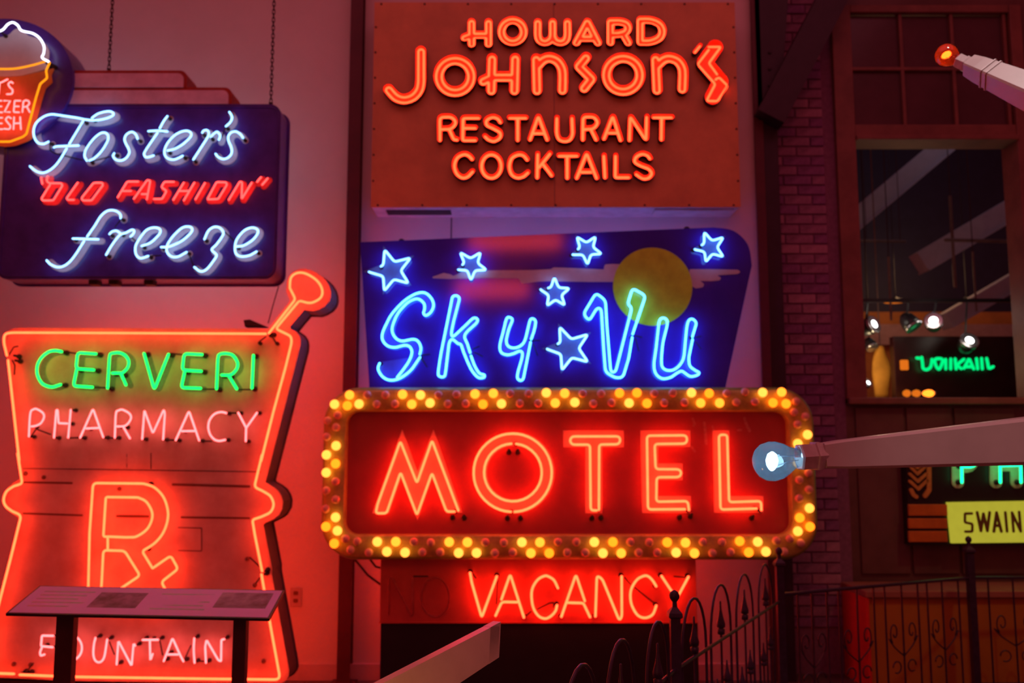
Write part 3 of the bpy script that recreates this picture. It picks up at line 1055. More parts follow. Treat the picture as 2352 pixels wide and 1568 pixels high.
mr = neon(fs, CC, [
    ('opening quote', ['p2 135,72 146,125']), ('O', ['p14 195,62 183,95 205,120 315,120 328,140 245,275 150,276 138,258 215,135']),
    ('L', ['p10 465,115 365,255 375,270 430,270']), ('D', ['P14 620,116 685,116 692,138 590,275 512,276 498,255 605,120']),
    ('F', ['p14 1010,106 910,106 825,247', 'p2 868,190 945,190']), ('A', ['p12 970,260 1090,92 1118,98 1087,265', 'p2 1040,218 1095,218']),
    ('S', ['p14 1330,108 1245,108 1218,155 1265,190 1225,262 1150,262']), ('H', ['p2 1420,115 1325,270', 'p2 1515,115 1420,275', 'p2 1380,190 1462,190']),
    ('I', ['p2 1610,118 1525,265']), ('O', ['P14 1715,110 1802,113 1808,135 1730,262 1630,266 1645,240']),
    ('N', ['p12 1825,270 1925,105 1945,112 1940,265 2032,115']), ('closing quote', ['p2 2115,66 2080,108', 'p2 2175,76 2125,134'])],
    FT + 0.012, FY, 0.0062, 'neon_old', colour='red', el=False)
flat_letters(fs, mr, 0.020, FY - 0.0035, FY - 0.0005, 'red_paint')
links(fs, CA, ['p30 780,655 785,790 860,835 1300,940', 'p2 1410,965 1720,885'], FT + 0.01, 0.0045)
links(fs, CB, ['p2 250,860 360,815', 'p2 700,880 830,920', 'p2 1350,430 1290,580'], FT + 0.01, 0.0045)
links(fs, CC, ['p2 850,450 800,515', 'p2 940,600 985,640', 'p2 1110,775 1215,770', 'p2 1460,745 1510,870', 'p2 1790,560 1875,640'], FT + 0.01, 0.0045)
# unseen rear face: simple wavy tubes added to throw the wall glow
for k, (za, zb_) in enumerate(((300, 300), (360, 360), (540, 540), (590, 590))):
    a, b = at(90, za, FB + 0.06), at(600, zb_, FB + 0.06)
    pts = [(a.x + (b.x - a.x) * i / 14, a.z + 0.05 * math.sin(i * 1.7 + k)) for i in range(15)]
    obj('rear_wave_tube', tube2(catmull(pts, False, 3), False, FB + 0.06, 0.0066), 'neon_back', fs, True, label='white neon script on the rear face')
ring = [(cen[0] + ea * .8 * math.cos(2 * math.pi * k / 40), cen[1] + eb * .8 * math.sin(2 * math.pi * k / 40)) for k in range(40)]
obj('neon_outline', tube2(ring, True, FB + 0.09, 0.0066), 'neon_cream', fs, True, label='white neon outline on the rear face')
# clips under the cabinet
for p in (218, 264, 345):
    a = at(p, 648, FY + 0.06)
    obj('bracket', box(a.x - 0.03, a.x + 0.03, FY + 0.03, FY + 0.10, zB - 0.03, zB + 0.01, 0.004), 'blackout', fs)
# hanging eyes and chains
link = []
for k in range(16):
    a = 2 * math.pi * k / 16
    link.append((0.0085 * math.cos(a), 0, 0.010 * math.copysign(1, math.sin(a)) * (abs(math.sin(a)) > 0.01) + 0.0085 * math.sin(a)))
lv = []
for k in range(16):
    c0, c1 = Vector(link[k]), Vector(link[(k + 1) % 16])
    t = (c1 - Vector(link[k - 1])).normalized()
    n = Vector((0, 1, 0))
    m = t.cross(n)
    lv.append([c0 + (n * math.cos(2 * math.pi * j / 5) + m * math.sin(2 * math.pi * j / 5)) * 0.0032 for j in range(5)])
lV = [q for r in lv for q in r]
lF = [(i * 5 + j, i * 5 + (j + 1) % 5, ((i + 1) % 16) * 5 + (j + 1) % 5, ((i + 1) % 16) * 5 + j) for i in range(16) for j in range(5)]
lme = mesh_of('chain_link', (lV, lF), 'chain', True)
for (cx, cy, lab) in ((250, 160, 'rusty steel chain holding the ice-cream sign, next to its round head'), (622, 238, 'rusty steel chain holding the right end of the ice-cream sign')):
    a = at(cx, cy, FY + 0.1)
    ch = thing('hanging_chain', lab, 'chain', tuple(a), 'chains of the ice-cream sign')
    obj('eye_bolt', lathe([(-0.03, 0.008), (0.0, 0.008), (0.0, 0.014), (0.006, 0.014)], a, (0, 0, 1), 8), 'chain', ch)
    for k in range(46):
        inst('chain_link', lme, (a.x, a.y, a.z + 0.018 + k * 0.0285), ch, rot=(0, 0, math.pi / 2 * (k % 2)))

# ------------------------------------------------------------------ mortar-and-pestle pharmacy sign
PY = 6.0
PT = PY - 0.075
PB = PY + 0.21
c1, c2 = Crop(0, 600, 2.94), Crop(0, 1040, 2.97)
ph = thing('pharmacy_sign', 'mortar-and-pestle pharmacy sign outlined in red neon standing by the wall', 'sign', (at(320, 1540, PY).x, PY + 0.1, 0))


def seq(*a):
    out = []
    for crop, s in a:
        p, _ = crop.world(s, PT)
        out += p
    return out


top_run = seq((c1, 'p30 47,635 25,545 30,490 75,481 400,482 1000,485 1795,489'))
pest = seq((c1, 'p20 1815,485 1995,255 1957,180'))[:-1] + seq((c1, 's 1957,180 1965,110 2010,78 2070,85 2140,130 2175,190 2165,245 2100,280 2030,268')) + \
    seq((c1, 'p22 2015,272 1862,455 1965,505 1970,545 1935,690 1850,1000 1762,1352')) + seq((c2, 'p25 1788,10 1735,232 1790,258')) + \
    seq((c2, 's 1800,264 1845,295 1866,350 1845,402 1790,432')) + seq((c2, 'p18 1780,436 1722,455 1735,540 1788,805'))
low = seq((c2, 'p40 1784,828 1840,1150 1912,1545 1500,1541 490,1526 135,1512'))
lowl = seq((c2, 'p30 95,1506 0,1502 -110,1500 -60,1240 0,1000 70,730 145,425 95,402')) + seq((c2, 's 85,398 42,365 25,320 45,262 95,226')) + seq((c2, 'p20 100,224 152,208 120,0')) + \
    seq((c1, 'p5 130,1345 55,668'))
closed_poly = top_run + pest + low + lowl
F = Field([(closed_poly, True)], 0.08, 0.012, inside=True)
lp = sorted(F.loops(0.042, 0.003), key=len)[-1:]
body = prism(lp, PY, PB)
nt = len(body[1])
obj('cabinet', body, ['mortar', 'mortar_side'], ph)
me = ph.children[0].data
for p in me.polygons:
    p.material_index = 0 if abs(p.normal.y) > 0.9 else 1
F2 = sorted(F.loops(0.052, 0.003), key=len)[-1:]
obj('rear_flange', prism(F2, PB, PB + 0.014), 'mortar_side', ph)
for nm, pts in (('top border', top_run), ('pestle and right border', pest), ('lower border', low), ('left border', lowl)):
    o = obj('neon_border', tube2(pts, False, PT, 0.0075), 'neon_red', ph, True, label='red neon tube along the ' + nm)
    em = electrode_mesh('electrode', PY - PT, 0.008)
    for e in (pts[0], pts[-1]):
        inst('electrode', em, (e[0] * 0.985 - 0.006, PT + 0.004, e[1]), o)
Rb = [(x * (PB + 0.075) / PT * 1.0 - 0.03, z) for x, z in closed_poly]
obj('neon_border', tube2(closed_poly, True, PB + 0.075, 0.010), 'neon_red', ph, True, label='red neon tube round the rear face')
for k, (ya, yb) in enumerate(((860, 860), (980, 980), (1250, 1250), (1500, 1500))):  # wavy rear tubes, added to redden the wall behind
    xa_, xb_ = at(90, ya, PB + 0.07), at(570, yb, PB + 0.07)
    pts = [(xa_.x + (xb_.x - xa_.x) * i / 16, xa_.z + 0.06 * math.sin(i * 1.9 + k)) for i in range(17)]
    obj('rear_glow_tube', tube2(catmull(pts, False, 3), False, PB + 0.07, 0.010), 'neon_red', ph, True, label='red neon lettering on the rear face')
CI, CJ, CK, CL = Crop(0, 780, 6.03), Crop(310, 780, 6.03), Crop(60, 1440, 7.84), Crop(260, 1440, 7.84)
mg = neon(ph, CI, [
    ('C', ['s 855,165 770,150 680,165 590,230 530,320 510,420 530,520 590,610 680,650 750,650 840,620']),
    ('E', ['p50 1330,195 1075,178 1052,400 1300,418', 'p50 1062,410 1015,640 1280,657']),
    ('R', ['s 1490,670 1505,430 1518,230 1550,188 1650,180 1730,215 1780,290 1770,380 1700,455 1650,460 1555,462', 'p2 1680,480 1745,625'])],
    PT, PY, 0.0085, 'neon_green', colour='green')
mg += neon(ph, CJ, [
    ('V', ['p45 125,190 268,690 465,200']),
    ('E', ['p50 930,205 680,192 655,420 920,436', 'p50 688,440 640,664 910,672']),
    ('R', ['s 1130,680 1140,450 1150,250 1180,200 1270,190 1360,220 1420,320 1410,400 1350,470 1290,490 1200,488', 'p2 1300,500 1410,680']),
    ('I', ['p2 1640,215 1620,670'])], PT, PY, 0.0085, 'neon_green', colour='green')
flat_letters(ph, mg, 0.017, PY - 0.003, PY, 'grey_letter')
mp = neon(ph, CI, [
    ('P', ['s 400,1340 405,1200 422,1010 460,965 510,960 590,1010 610,1070 570,1150 500,1190 435,1200']),
    ('H', ['p10 748,1355 780,970 800,975 810,1155 935,1160', 'p2 980,970 945,1355']),
    ('A', ['p35 1110,1355 1288,955 1430,1350', 'p2 1195,1228 1380,1220']),
    ('R', ['s 1590,1355 1605,1030 1640,980 1700,970 1790,1020 1815,1080 1780,1150 1720,1195 1620,1200', 'p2 1710,1210 1800,1365'])],
    PT, PY, 0.0062, 'neon_pink', colour='pink', el=True)
mp += neon(ph, CJ, [
    ('M', ['p30 100,1375 130,975 248,1295 400,965 415,1020 390,1380']), ('A', ['p35 565,1390 748,985 890,1395', 'p2 650,1265 840,1262']),
    ('C', ['s 1265,1015 1190,1000 1100,1030 1035,1110 1015,1210 1040,1310 1100,1380 1170,1400 1250,1385']),
    ('Y', ['p10 1430,1010 1540,1215 1535,1405', 'p2 1690,1010 1545,1215'])], PT, PY, 0.0062, 'neon_pink', colour='pink', el=True)
mp += neon(ph, CK, [
    ('F', ['p25 490,155 285,150 268,340 480,360', 'p25 285,360 248,450 260,515 330,490']), ('O', ['e 800,372 205,226']),
    ('U', ['s 1250,190 1222,300 1210,480 1240,590 1310,632 1380,590 1420,480 1460,220']),
    ('N', ['p30 1630,670 1660,240 1900,700 1935,285 1965,335'])], PT, PY, 0.0062, 'neon_pink', colour='pink')
mp += neon(ph, CL, [
    ('T', ['p2 530,228 810,225', 'p20 660,240 668,600 710,480']), ('A', ['p40 910,610 1068,195 1190,470 1265,615', 'p2 980,490 1170,490']),
    ('I', ['s 1460,200 1450,400 1465,640']), ('N', ['p25 1670,640 1655,350 1680,225 1890,590 1942,615 1948,225 2000,215'])],
    PT, PY, 0.0062, 'neon_pink', colour='pink')
links(ph, CI, ['p2 880,165 1060,190', 'p2 1300,660 1480,665', 'p20 430,1340 500,1235 700,1310', 'p2 970,1360 1090,1355', 'p2 1450,1360 1570,1360', 'p10 125,210 190,100 245,90', 'p10 170,285 205,350 200,480'], PT + 0.02, 0.005)
links(ph, CJ, ['p2 480,190 650,205', 'p2 930,685 1120,685', 'p2 1430,690 1600,690', 'p2 420,1385 540,1390', 'p2 920,1400 1060,1405', 'p2 1290,1010 1400,1015'], PT + 0.02, 0.005)
links(ph, CL, ['p2 840,240 890,500', 'p2 1400,330 1290,570', 'p2 1510,615 1640,610'], PT + 0.02, 0.0045)
links(ph, CK, ['p2 1500,260 1590,490'], PT + 0.02, 0.0045)
rx = neon(ph, c2, [
    ('R', ['p30 600,1010 610,560 635,205 980,208 1000,215', 's 1000,214 1060,240 1120,310 1147,420 1120,530 1060,610 985,660', 'p8 980,662 975,680 1040,785',
           'p14 735,660 735,570 705,570 712,450 722,300 940,303', 's 940,303 1000,335 1040,420 1010,510 940,565 880,575 735,570',
           'p25 600,1010 682,1012 692,915 705,663 850,667 955,835 770,960 815,1030 925,960 985,1050 1090,1040 1175,1010 1100,880 1215,790 1165,700 1042,785'])],
    PT, PY, 0.0075, 'neon_red')
# painted outline of the R, sheet seams, patches and hatch on the face
segm = [((160, 105), (1780, 128), 0.004, 'seam'), ((160, 200), (490, 205), 0.011, 'stain'), ((1180, 215), (1700, 228), 0.013, 'stain'),
        ((160, 412), (560, 425), 0.010, 'stain'), ((800, 430), (1010, 433), 0.014, 'stain'), ((1240, 438), (1700, 445), 0.011, 'stain'),
        ((1215, 508), (1375, 512), 0.005, 'stain'), ((1375, 512), (1375, 668), 0.005, 'stain'), ((1215, 665), (1375, 668), 0.004, 'seam'), ((865, 5), (865, 105), 0.003, 'seam'), ((1030, 0), (1030, 108), 0.004, 'seam')]
for a, b, w, m in segm:
    A, B = c2.pt(*a, PY), c2.pt(*b, PY)
    f = Field([([A, B], False)], w, 0.004)
    ll = f.loops(w * 0.6)
    if ll:
        obj('sheet_seam', prism(ll, PY - 0.0012, PY + 0.001), m, ph)
for (qx, qy) in ((175, 140), (815, 245), (300, 165), (1690, 720), (1740, 900), (95, 1440), (210, 1445), (1800, 1420)):
    e = c2.pt(qx, qy, PY)
    obj('rivet', lathe([(0, 0.014), (0.008, 0.012), (0.011, 0.005)], (e[0], PY, e[1]), (0, -1, 0), 10), 'stain', ph, True)
for a, b in (((1700, 715), (1780, 790)), ((1740, 890), (1778, 840)), ((170, 1495), (215, 1440))):
    A, B = c2.pt(*a, PT), c2.pt(*b, PT)
    obj('blackout_tube', tube2([A, B], False, PT + 0.02, 0.005), 'blackout', ph, True)
for a, b in (((1790, 505), (1740, 545)), ((1830, 500), (1858, 548))):
    A, B = c1.pt(*a, PT), c1.pt(*b, PT)
    obj('blackout_tube', tube2([A, B], False, PT + 0.02, 0.005), 'blackout', ph, True)
    obj('electrode_housing', lathe([(0, 0.012), (0.03, 0.012), (0.033, 0.006)], (B[0], PY, B[1]), (0, -1, 0), 10), 'blackout', ph, True)
zmin = min(p[1] for p in lp[0])
xs = [p[0] for p in lp[0]]
b0, b1 = at(0, 1560, PY).x, at(640, 1560, PY).x
obj('plinth', box(b0 - 0.1, b1 - 0.05, PY + 0.03, PB - 0.02, 0, zmin + 0.01), 'black_metal', ph)
e = at(585, 748, PY + 0.1)
obj('lifting_bracket', prism([[(e.x - 0.06, e.z + 0.03), (e.x - 0.02, e.z + 0.035), (e.x + 0.09, e.z - 0.012), (e.x - 0.05, e.z - 0.012)]], PY + 0.05, PY + 0.12), 'blackout', ph)
a, b = at(640, 657, PY + 0.1), at(616, 742, PY + 0.1)
o = obj('guy_wire', tube3([a, (a + b) / 2 + Vector((-0.003, 0, -0.006)), b], 0.0035, 6), 'blackout')
o['label'], o['category'] = 'thin dark wire between the ice-cream sign and the mortar sign', 'wire'

# ------------------------------------------------------------------ orange restaurant sign high on the wall
HY = 6.50
hl, hr = at(856, 240, HY).x, at(1694, 240, HY).x
hz1, hz0 = at(1276, 6, HY).z, at(1276, 476, HY).z
hj = thing('restaurant_sign', 'brown-orange restaurant sign with red channel letters mounted high on the wall', 'sign', ((hl + hr) / 2, WALL, hz0))
obj('cabinet', box(hl + 0.004, hr - 0.004, HY + 0.004, WALL, hz0 + 0.002, hz1, 0.004), 'hojo_case', hj)
seam = at(1273, 300, HY).x
obj('face_panel', box(hl, seam - 0.002, HY - 0.006, HY + 0.005, hz0, hz1, 0.002), 'hojo_face', hj)
obj('face_panel', box(seam + 0.002, hr, HY - 0.006, HY + 0.005, hz0, hz1, 0.002), 'hojo_face', hj)
HF = HY - 0.006
sm = mesh_of('screw', lathe([(0, 0.008), (0.004, 0.007), (0.005, 0.002)], (0, 0, 0), (0, -1, 0), 8), 'blackout', True)
for k in range(9):
    for z in (hz0 + 0.014, hz1 - 0.014):
        inst('screw', sm, (hl + 0.05 + (hr - hl - 0.1) * k / 8, HF, z), hj)
    if 0 < k < 8:
        for x in (hl + 0.014, hr - 0.014):
            inst('screw', sm, (x, HF, hz0 + (hz1 - hz0) * k / 8), hj)
a, b = at(888, 494, HY + 0.12), at(1036, 494, HY + 0.12)
obj('vent_slot', box(a.x, b.x, HY + 0.08, HY + 0.2, hz0 - 0.004, hz0 + 0.006), 'blackout', hj)
a, b = at(1500, 494, HY + 0.12), at(1690, 494, HY + 0.12)
obj('access_flap', box(a.x, b.x - 0.03, HY + 0.04, HY + 0.2, hz0 - 0.012, hz0 + 0.006, 0.003), 'hojo_case', hj)

CD, CE, CF6 = Crop(870, 20, 5.6), Crop(1280, 20, 5.6), Crop(980, 240, 3.92)
DEP = 0.055                              # depth of the open channels


def channel_letter(ch, crop, specs, half, tube, tr, explicit=None, outline=None):
    paths = [crop.world(s, HF - DEP * 0.55) for s in specs]
    f = Field(paths, half, 0.0035)
    outer, inner = f.loops(half), f.loops(half - 0.004)
    d1 = prism(outer + inner, HF - DEP, HF)
    ns = sum(len(l) for l in outer + inner)
    nf = len(d1[1]) - ns
    no = sum(len(l) for l in outer)
    d1 = (d1[0], d1[1], [0] * nf + [1] * no + [0] * (ns - no))
    d2 = with_mat(prism(inner, HF - 0.006, HF - 0.001), 0)
    o = obj('channel_letter', join(d1, d2), ['channel', 'channel_out_shade'], hj, label='open red channel letter %s' % ch if len(ch) == 1 else 'open red channel %s' % ch)
    Yt = HF - DEP * 0.60
    if explicit:
        tubes = [tube2(*crop.world(s, Yt), Yt, tr) for s in explicit]
    elif tube > 0:
        tubes = [tube2(l, True, Yt, tr) for l in f.loops(tube, 0.0008)]
    else:
        tubes = [tube2(*crop.world(s, Yt), Yt, tr) for s in specs]
    obj('neon_tube', join(*tubes), 'neon_hojo', o, True)


h1, t1 = 0.031, 0.0165
for ch, cr, sp in [
    ('H', CD, ['p2 1195,190 1195,465', 'p2 1412,192 1412,465', 'p20 1105,385 1195,352 1412,352']),
    ('O', CD, ['e 1722,305 143,140']),
    ('W', CD, ['s 2045,192 2045,350 2070,420 2130,447 2195,425 2233,365 2235,192', 's 2235,365 2270,425 2340,447 2400,420 2426,350 2426,192']),
    ('A', CE, ['p6 245,448 385,185 520,450', 'p2 310,392 455,392']),
    ('R', CE, ['p2 682,182 682,445', 's 682,182 800,182 880,205 908,255 880,310 800,340 690,345', 'p2 850,345 908,448']),
    ('D', CE, ['p2 1065,162 1065,442', 's 1065,162 1200,165 1310,215 1348,300 1310,388 1200,438 1065,442'])]:
    channel_letter(ch, cr, sp, h1, t1, 0.0072)
h2, t2 = 0.040, 0.0200
for ch, cr, sp in [
    ('J', CD, ['s 545,560 545,760 543,960 515,1065 440,1145 330,1178 220,1145 130,1050']),
    ('O', CD, ['e 982,878 208,205']),
    ('H', CD, ['p2 1458,655 1448,1060', 'p2 1755,655 1745,1060', 'p20 1345,940 1455,888 1750,888']),
    ('N', CD, ['p2 2025,660 2035,1060', 's 2050,735 2120,665 2200,645 2290,680 2350,765 2366,865 2362,1055']),
    ('S', CE, ['p12 368,640 275,750 440,912 345,1030']),
    ('O', CE, ['e 845,858 215,212']),
    ('N', CE, ['p2 1262,660 1280,1055', 's 1285,738 1360,668 1440,645 1540,680 1600,765 1612,865 1605,1040'])]:
    channel_letter(ch, cr, sp, h2, t2, 0.0076)
channel_letter('apostrophe', CE, ['p2 1835,482 1762,572'], 0.017, 0, 0.0075)
channel_letter('S', CE, ['p12 2025,510 1885,710 2095,950 1990,1150'], 0.058, 0, 0.0076,
               ['p25 1945,492 2105,490 1950,700 2055,845', 'p25 2035,912 2080,882 2190,990 2060,1188 1920,1185 2032,970 1805,715 1948,530'])
CFm = [
    ('R', ['p35 120,325 118,115 230,113 270,165 225,222 135,225', 'p15 205,228 245,318 275,320']), ('E', ['p18 470,125 328,125 325,325 440,325', 'p2 330,214 440,215']),
    ('S', ['s 665,165 640,130 590,118 540,145 545,190 605,220 660,255 660,300 610,332 560,320 525,290']), ('T', ['p2 745,125 895,125', 'p2 820,128 820,325']),
    ('A', ['p25 930,320 1005,105 1085,320', 'p2 965,262 1055,262']), ('U', ['s 1172,125 1170,200 1173,270 1195,318 1245,334 1290,318 1312,270 1312,200 1308,125']),
    ('R', ['p30 1405,320 1408,113 1510,113 1545,165 1505,220 1420,225', 'p2 1480,228 1525,320']), ('A', ['p25 1595,312 1675,105 1745,325', 'p2 1640,258 1715,258']),
    ('N', ['p22 1825,325 1832,110 1975,325 1980,115']), ('T', ['p2 2040,120 2205,120', 'p2 2115,122 2112,320']),
    ('C', ['s 410,495 375,460 330,452 275,482 250,550 270,622 320,660 370,650 415,605']), ('O', ['e 583,558 88,105']),
    ('C', ['s 905,500 870,460 820,455 765,487 745,560 765,630 815,660 870,650 912,615']), ('K', ['p2 1000,450 995,660', 'p2 1110,445 1010,568', 'p2 1045,535 1125,642']),
    ('T', ['p2 1190,465 1355,465', 'p2 1265,468 1265,665']), ('A', ['p25 1350,665 1440,438 1530,665', 'p2 1395,610 1480,610']),
    ('I', ['p2 1595,465 1605,660']), ('L', ['p12 1700,465 1698,658 1820,658']), ('S', ['s 2010,490 1985,460 1935,448 1885,475 1875,520 1930,555 1995,580 2025,620 2000,660 1945,668 1885,630'])]
for ch, sp in CFm:
    channel_letter(ch, CF6, sp, 0.0205, 0, 0.0092)
o = obj('power_cable', tube3([at(1037, 500, WALL - 0.02), at(1036, 560, WALL - 0.02)], 0.004, 6), 'blackout')
o['label'], o['category'] = 'thin cable on the wall between the restaurant sign and the blue star sign', 'cable'

# ------------------------------------------------------------------ motel sign: star board, bulb frame, vacancy box
SY = 6.30
ST = SY - 0.05
zt_ = at(1307, 888, 6.12).z
ms = thing('motel_sign', 'tall motel sign with blue neon star board over a bulb-framed red neon panel', 'sign', (at(1240, 1500, SY).x, SY + 0.1, 0))
zbot = at(1240, 900, SY).z
tl, tr_, br, bl_ = at(827, 556, SY), at(1655, 521, SY), at(1664, 900, SY), at(849, 900, SY)
cr1, cr2, cr3 = at(1726, 588, SY), at(1722, 625, SY), at(1700, 537, SY)
board = rounded([(tl.x, tl.z), (at(1732, 518, SY).x, at(1732, 518, SY).z), (at(1724, 640, SY).x, at(1724, 640, SY).z), (br.x, br.z), (bl_.x, bl_.z)], 0.27, True, 8)
board = rounded([(tl.x, tl.z), (bl_.x, bl_.z)], 0, False) and [(bl_.x, bl_.z), (tl.x, tl.z)] + catmull([xz(1640, 522, SY), xz(1685, 530, SY), xz(1718, 562, SY), xz(1727, 610, SY)], False, 5) + [xz(1718, 650, SY), (br.x, br.z)]
obj('star_board', prism([board], SY, SY + 0.16), 'sky_face', ms)
for px_, py_ in ((922, 553), (1578, 525)):
    e = at(px_, py_, SY + 0.05)
    obj('lifting_eye', lathe([(0, 0.02), (0.02, 0.02), (0.028, 0.01)], (e.x, SY + 0.06, e.z - 0.012), (0, 0, 1), 10), 'blackout', ms, True)
CG, CH = Crop(820, 520, 4.126), Crop(1220, 520, 4.127)
mo = xz(1499, 658, SY)
rm = xz(1590, 658, SY)[0] - mo[0]
obj('painted_moon', prism([[(mo[0] + rm * math.cos(2 * math.pi * k / 56), mo[1] + rm * math.sin(2 * math.pi * k / 56)) for k in range(56)]], SY - 0.004, SY), 'moon', ms)
for s in ('P14 -940,480 -830,440 -760,455 -740,470 -700,455 -640,418 -20,415 190,405 210,388 420,395 690,408 690,385 700,360 760,355 850,358 850,525 560,525 180,518 60,522 -30,535 -90,540 -120,490 -420,488 -760,498 -930,490',
          'P14 1500,405 1700,405 1960,410 1985,432 1960,450 1760,462 1800,485 1790,510 1720,518 1600,515 1640,545 1630,575 1560,588 1530,570 1500,520'):
    obj('painted_cloud', flatshape(CH, s, SY, SY - 0.0025, SY), 'cloud', ms)


def star(crop, tips, inner, close=True):
    P = [crop.px(t) for t in tips]
    cx, cy = sum(p[0] for p in P) / 5, sum(p[1] for p in P) / 5
    pts = []
    for i in range(5):
        a, b = P[i], P[(i + 1) % 5]
        m = ((a[0] + b[0]) / 2, (a[1] + b[1]) / 2)
        pts += [a, (cx + (m[0] - cx) * inner, cy + (m[1] - cy) * inner)]
    return pts, (cx, cy)


for crop, tips, sc in [(CG, [(262, 220), (508, 297), (488, 538), (258, 612), (100, 427)], 1.17), (CG, [(976, 245), (1172, 245), (1228, 412), (1080, 512), (946, 410)], 1.12),
                       (CH, [(432, 97), (612, 95), (670, 260), (535, 362), (380, 268)], 1.12), (CH, [(220, 480), (365, 585), (320, 748), (150, 752), (77, 590)], 1.12),
                       (CH, [(270, 952), (538, 1022), (538, 1283), (292, 1362), (137, 1157)], 1.16), (CH, [(1640, 52), (1823, 102), (1823, 288), (1655, 338), (1537, 215)], 1.12)]:
    pts, (cx, cy) = star(crop, tips, 0.52)
    fl = [xz(cx + (x - cx) * sc, cy + (y - cy) * sc, SY) for x, y in pts]
    obj('painted_star', prism([fl], SY - 0.006, SY), 'star_white', ms)
    w = rounded([xz(x, y, ST) for x, y in pts], 0.018, True, 3)
    # the glass is open at one tip, where it dips back to the board
    so = obj('neon_star', tube2(w[-4:] + w[:-6], False, ST, 0.0068), 'neon_star', ms, True, label='blue neon star')
    em = electrode_mesh('electrode', SY - ST, 0.0068)
    for e in (w[-4], w[-6]):
        inst('electrode', em, (e[0], ST + 0.003, e[1]), so)
sk = neon(ms, CG, [
    ('S', ['s 215,1295 200,1350 240,1420 310,1455 400,1440 500,1370 570,1280 597,1238',
           's 595,1210 605,1150 580,1090 530,1068 430,1085 370,1060 335,1000 340,930 390,820 470,730 540,690 590,690 635,730 640,780 630,820 655,842 700,810 725,750 710,690 665,640 610,625 530,650 430,720 330,830 270,940 240,1020 245,1080 290,1130 360,1145 450,1125 500,1140 520,1190 500,1260 450,1340 380,1430']),
    ('K', ['s 1080,1225 1115,1320 1160,1390 1205,1405 1200,1430 1150,1430 1100,1380 1060,1310 1010,1190 985,1120 955,1108 905,1070 875,1100 860,1200 840,1370 825,1420 785,1420 770,1380 800,1180 850,940 890,740 905,670 935,655 962,668 965,710 915,900 895,1015 920,1035 1020,945 1100,870 1140,878 1130,915 1040,1000 1020,1050 1045,1110 1072,1195']),
    ('Y', ['s 1650,1068 1680,980 1692,900 1665,873 1640,890 1620,970 1590,1080 1550,1130 1490,1150 1435,1135 1415,1080 1440,970 1472,885 1442,860 1415,880 1385,1000 1355,1120 1365,1190 1420,1215 1480,1205 1540,1180 1567,1200 1560,1260 1530,1360 1520,1430 1545,1457 1575,1440 1595,1350 1620,1230 1645,1095'])],
    ST, SY, 0.0072, 'neon_blue', colour='blue')
sk += neon(ms, CH, [
    ('V', ['p40 958,1050 925,1250 870,1430 800,1435 705,1380 690,1200 665,780 625,770 550,895 495,830 615,630 705,700 715,900 755,1380 800,1380 955,770 915,735 960,585 1085,655 1040,790 990,940 962,1020']),
    ('U', ['s 1528,1045 1555,960 1562,910 1530,878 1495,890 1475,960 1460,1120 1440,1260 1380,1340 1310,1365 1250,1340 1235,1270 1250,1100 1290,930 1280,880 1245,868 1215,900 1195,1050 1185,1150 1165,1300 1180,1390 1240,1440 1320,1430 1380,1390 1425,1370 1460,1390 1510,1420 1570,1410 1592,1385 1550,1360 1505,1320 1495,1250 1510,1160 1530,1070'])],
    ST, SY, 0.0072, 'neon_blue', colour='blue')
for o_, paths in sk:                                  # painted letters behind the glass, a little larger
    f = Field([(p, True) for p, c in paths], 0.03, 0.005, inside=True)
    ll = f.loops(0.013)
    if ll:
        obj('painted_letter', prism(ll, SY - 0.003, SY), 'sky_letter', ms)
links(ms, CG, ['p2 612,1218 690,1210', 'p2 608,1245 665,1330', 'p2 1100,1160 1160,1135', 'p2 1110,1190 1190,1230', 'p2 1670,1080 1730,1080', 'p2 1670,1110 1710,1220'], ST + 0.02, 0.004)
links(ms, CH, ['p2 985,1035 1050,1050', 'p2 990,1060 1020,1180', 'p2 1560,1050 1610,1040', 'p2 1560,1090 1610,1160'], ST + 0.02, 0.004)

# wavy blue tubes added behind the star board to light the wall
for k, yy in enumerate((600, 720, 840)):
    xa_, xb_ = at(880, yy, SY + 0.22), at(1640, yy, SY + 0.22)
    pts = [(xa_.x + (xb_.x - xa_.x) * i / 20, xa_.z + 0.07 * math.sin(i * 1.6 + k)) for i in range(21)]
    obj('rear_glow_tube', tube2(catmull(pts, False, 3), False, SY + 0.22, 0.0075), 'neon_blue_rear', ms, True, label='blue neon lettering on the rear face')

# bulb frame
MY = 6.12
fx0, fx1 = at(737, 1087, MY).x, at(1879, 1087, MY).x
fz1, fz0 = at(1307, 888, MY).z, at(1307, 1287, MY).z
ix0, ix1 = at(793, 1087, MY).x, at(1816, 1087, MY).x
iz1, iz0 = at(1307, 944, MY).z, at(1307, 1228, MY).z
prof = [(0.0, 0.26), (0.0, 0.055), (0.05, 0.028), (0.13, 0.010), (0.26, 0.0), (0.92, 0.0), (1.0, 0.010), (1.0, 0.10)]
rings = []
for t, dy in prof:
    lpn = rrect(fx0 + (ix0 - fx0) * t, fx1 + (ix1 - fx1) * t, fz0 + (iz0 - fz0) * t, fz1 + (iz1 - fz1) * t, 0.235 + (0.085 - 0.235) * t, 10)
    rings.append([(x, MY + dy, z) for x, z in lpn])
fd = loft(rings, cap=False)
nseg = len(rings[0])
obj('bulb_frame', (fd[0], fd[1], [1 if i < 3 * nseg else 0 for i in range(len(fd[1]))]), ['brass', 'rim_green'], ms, True)
obj('frame_back', prism([rrect(fx0, fx1, fz0, fz1, 0.235, 10)], MY + 0.255, MY + 0.27), 'brass', ms)
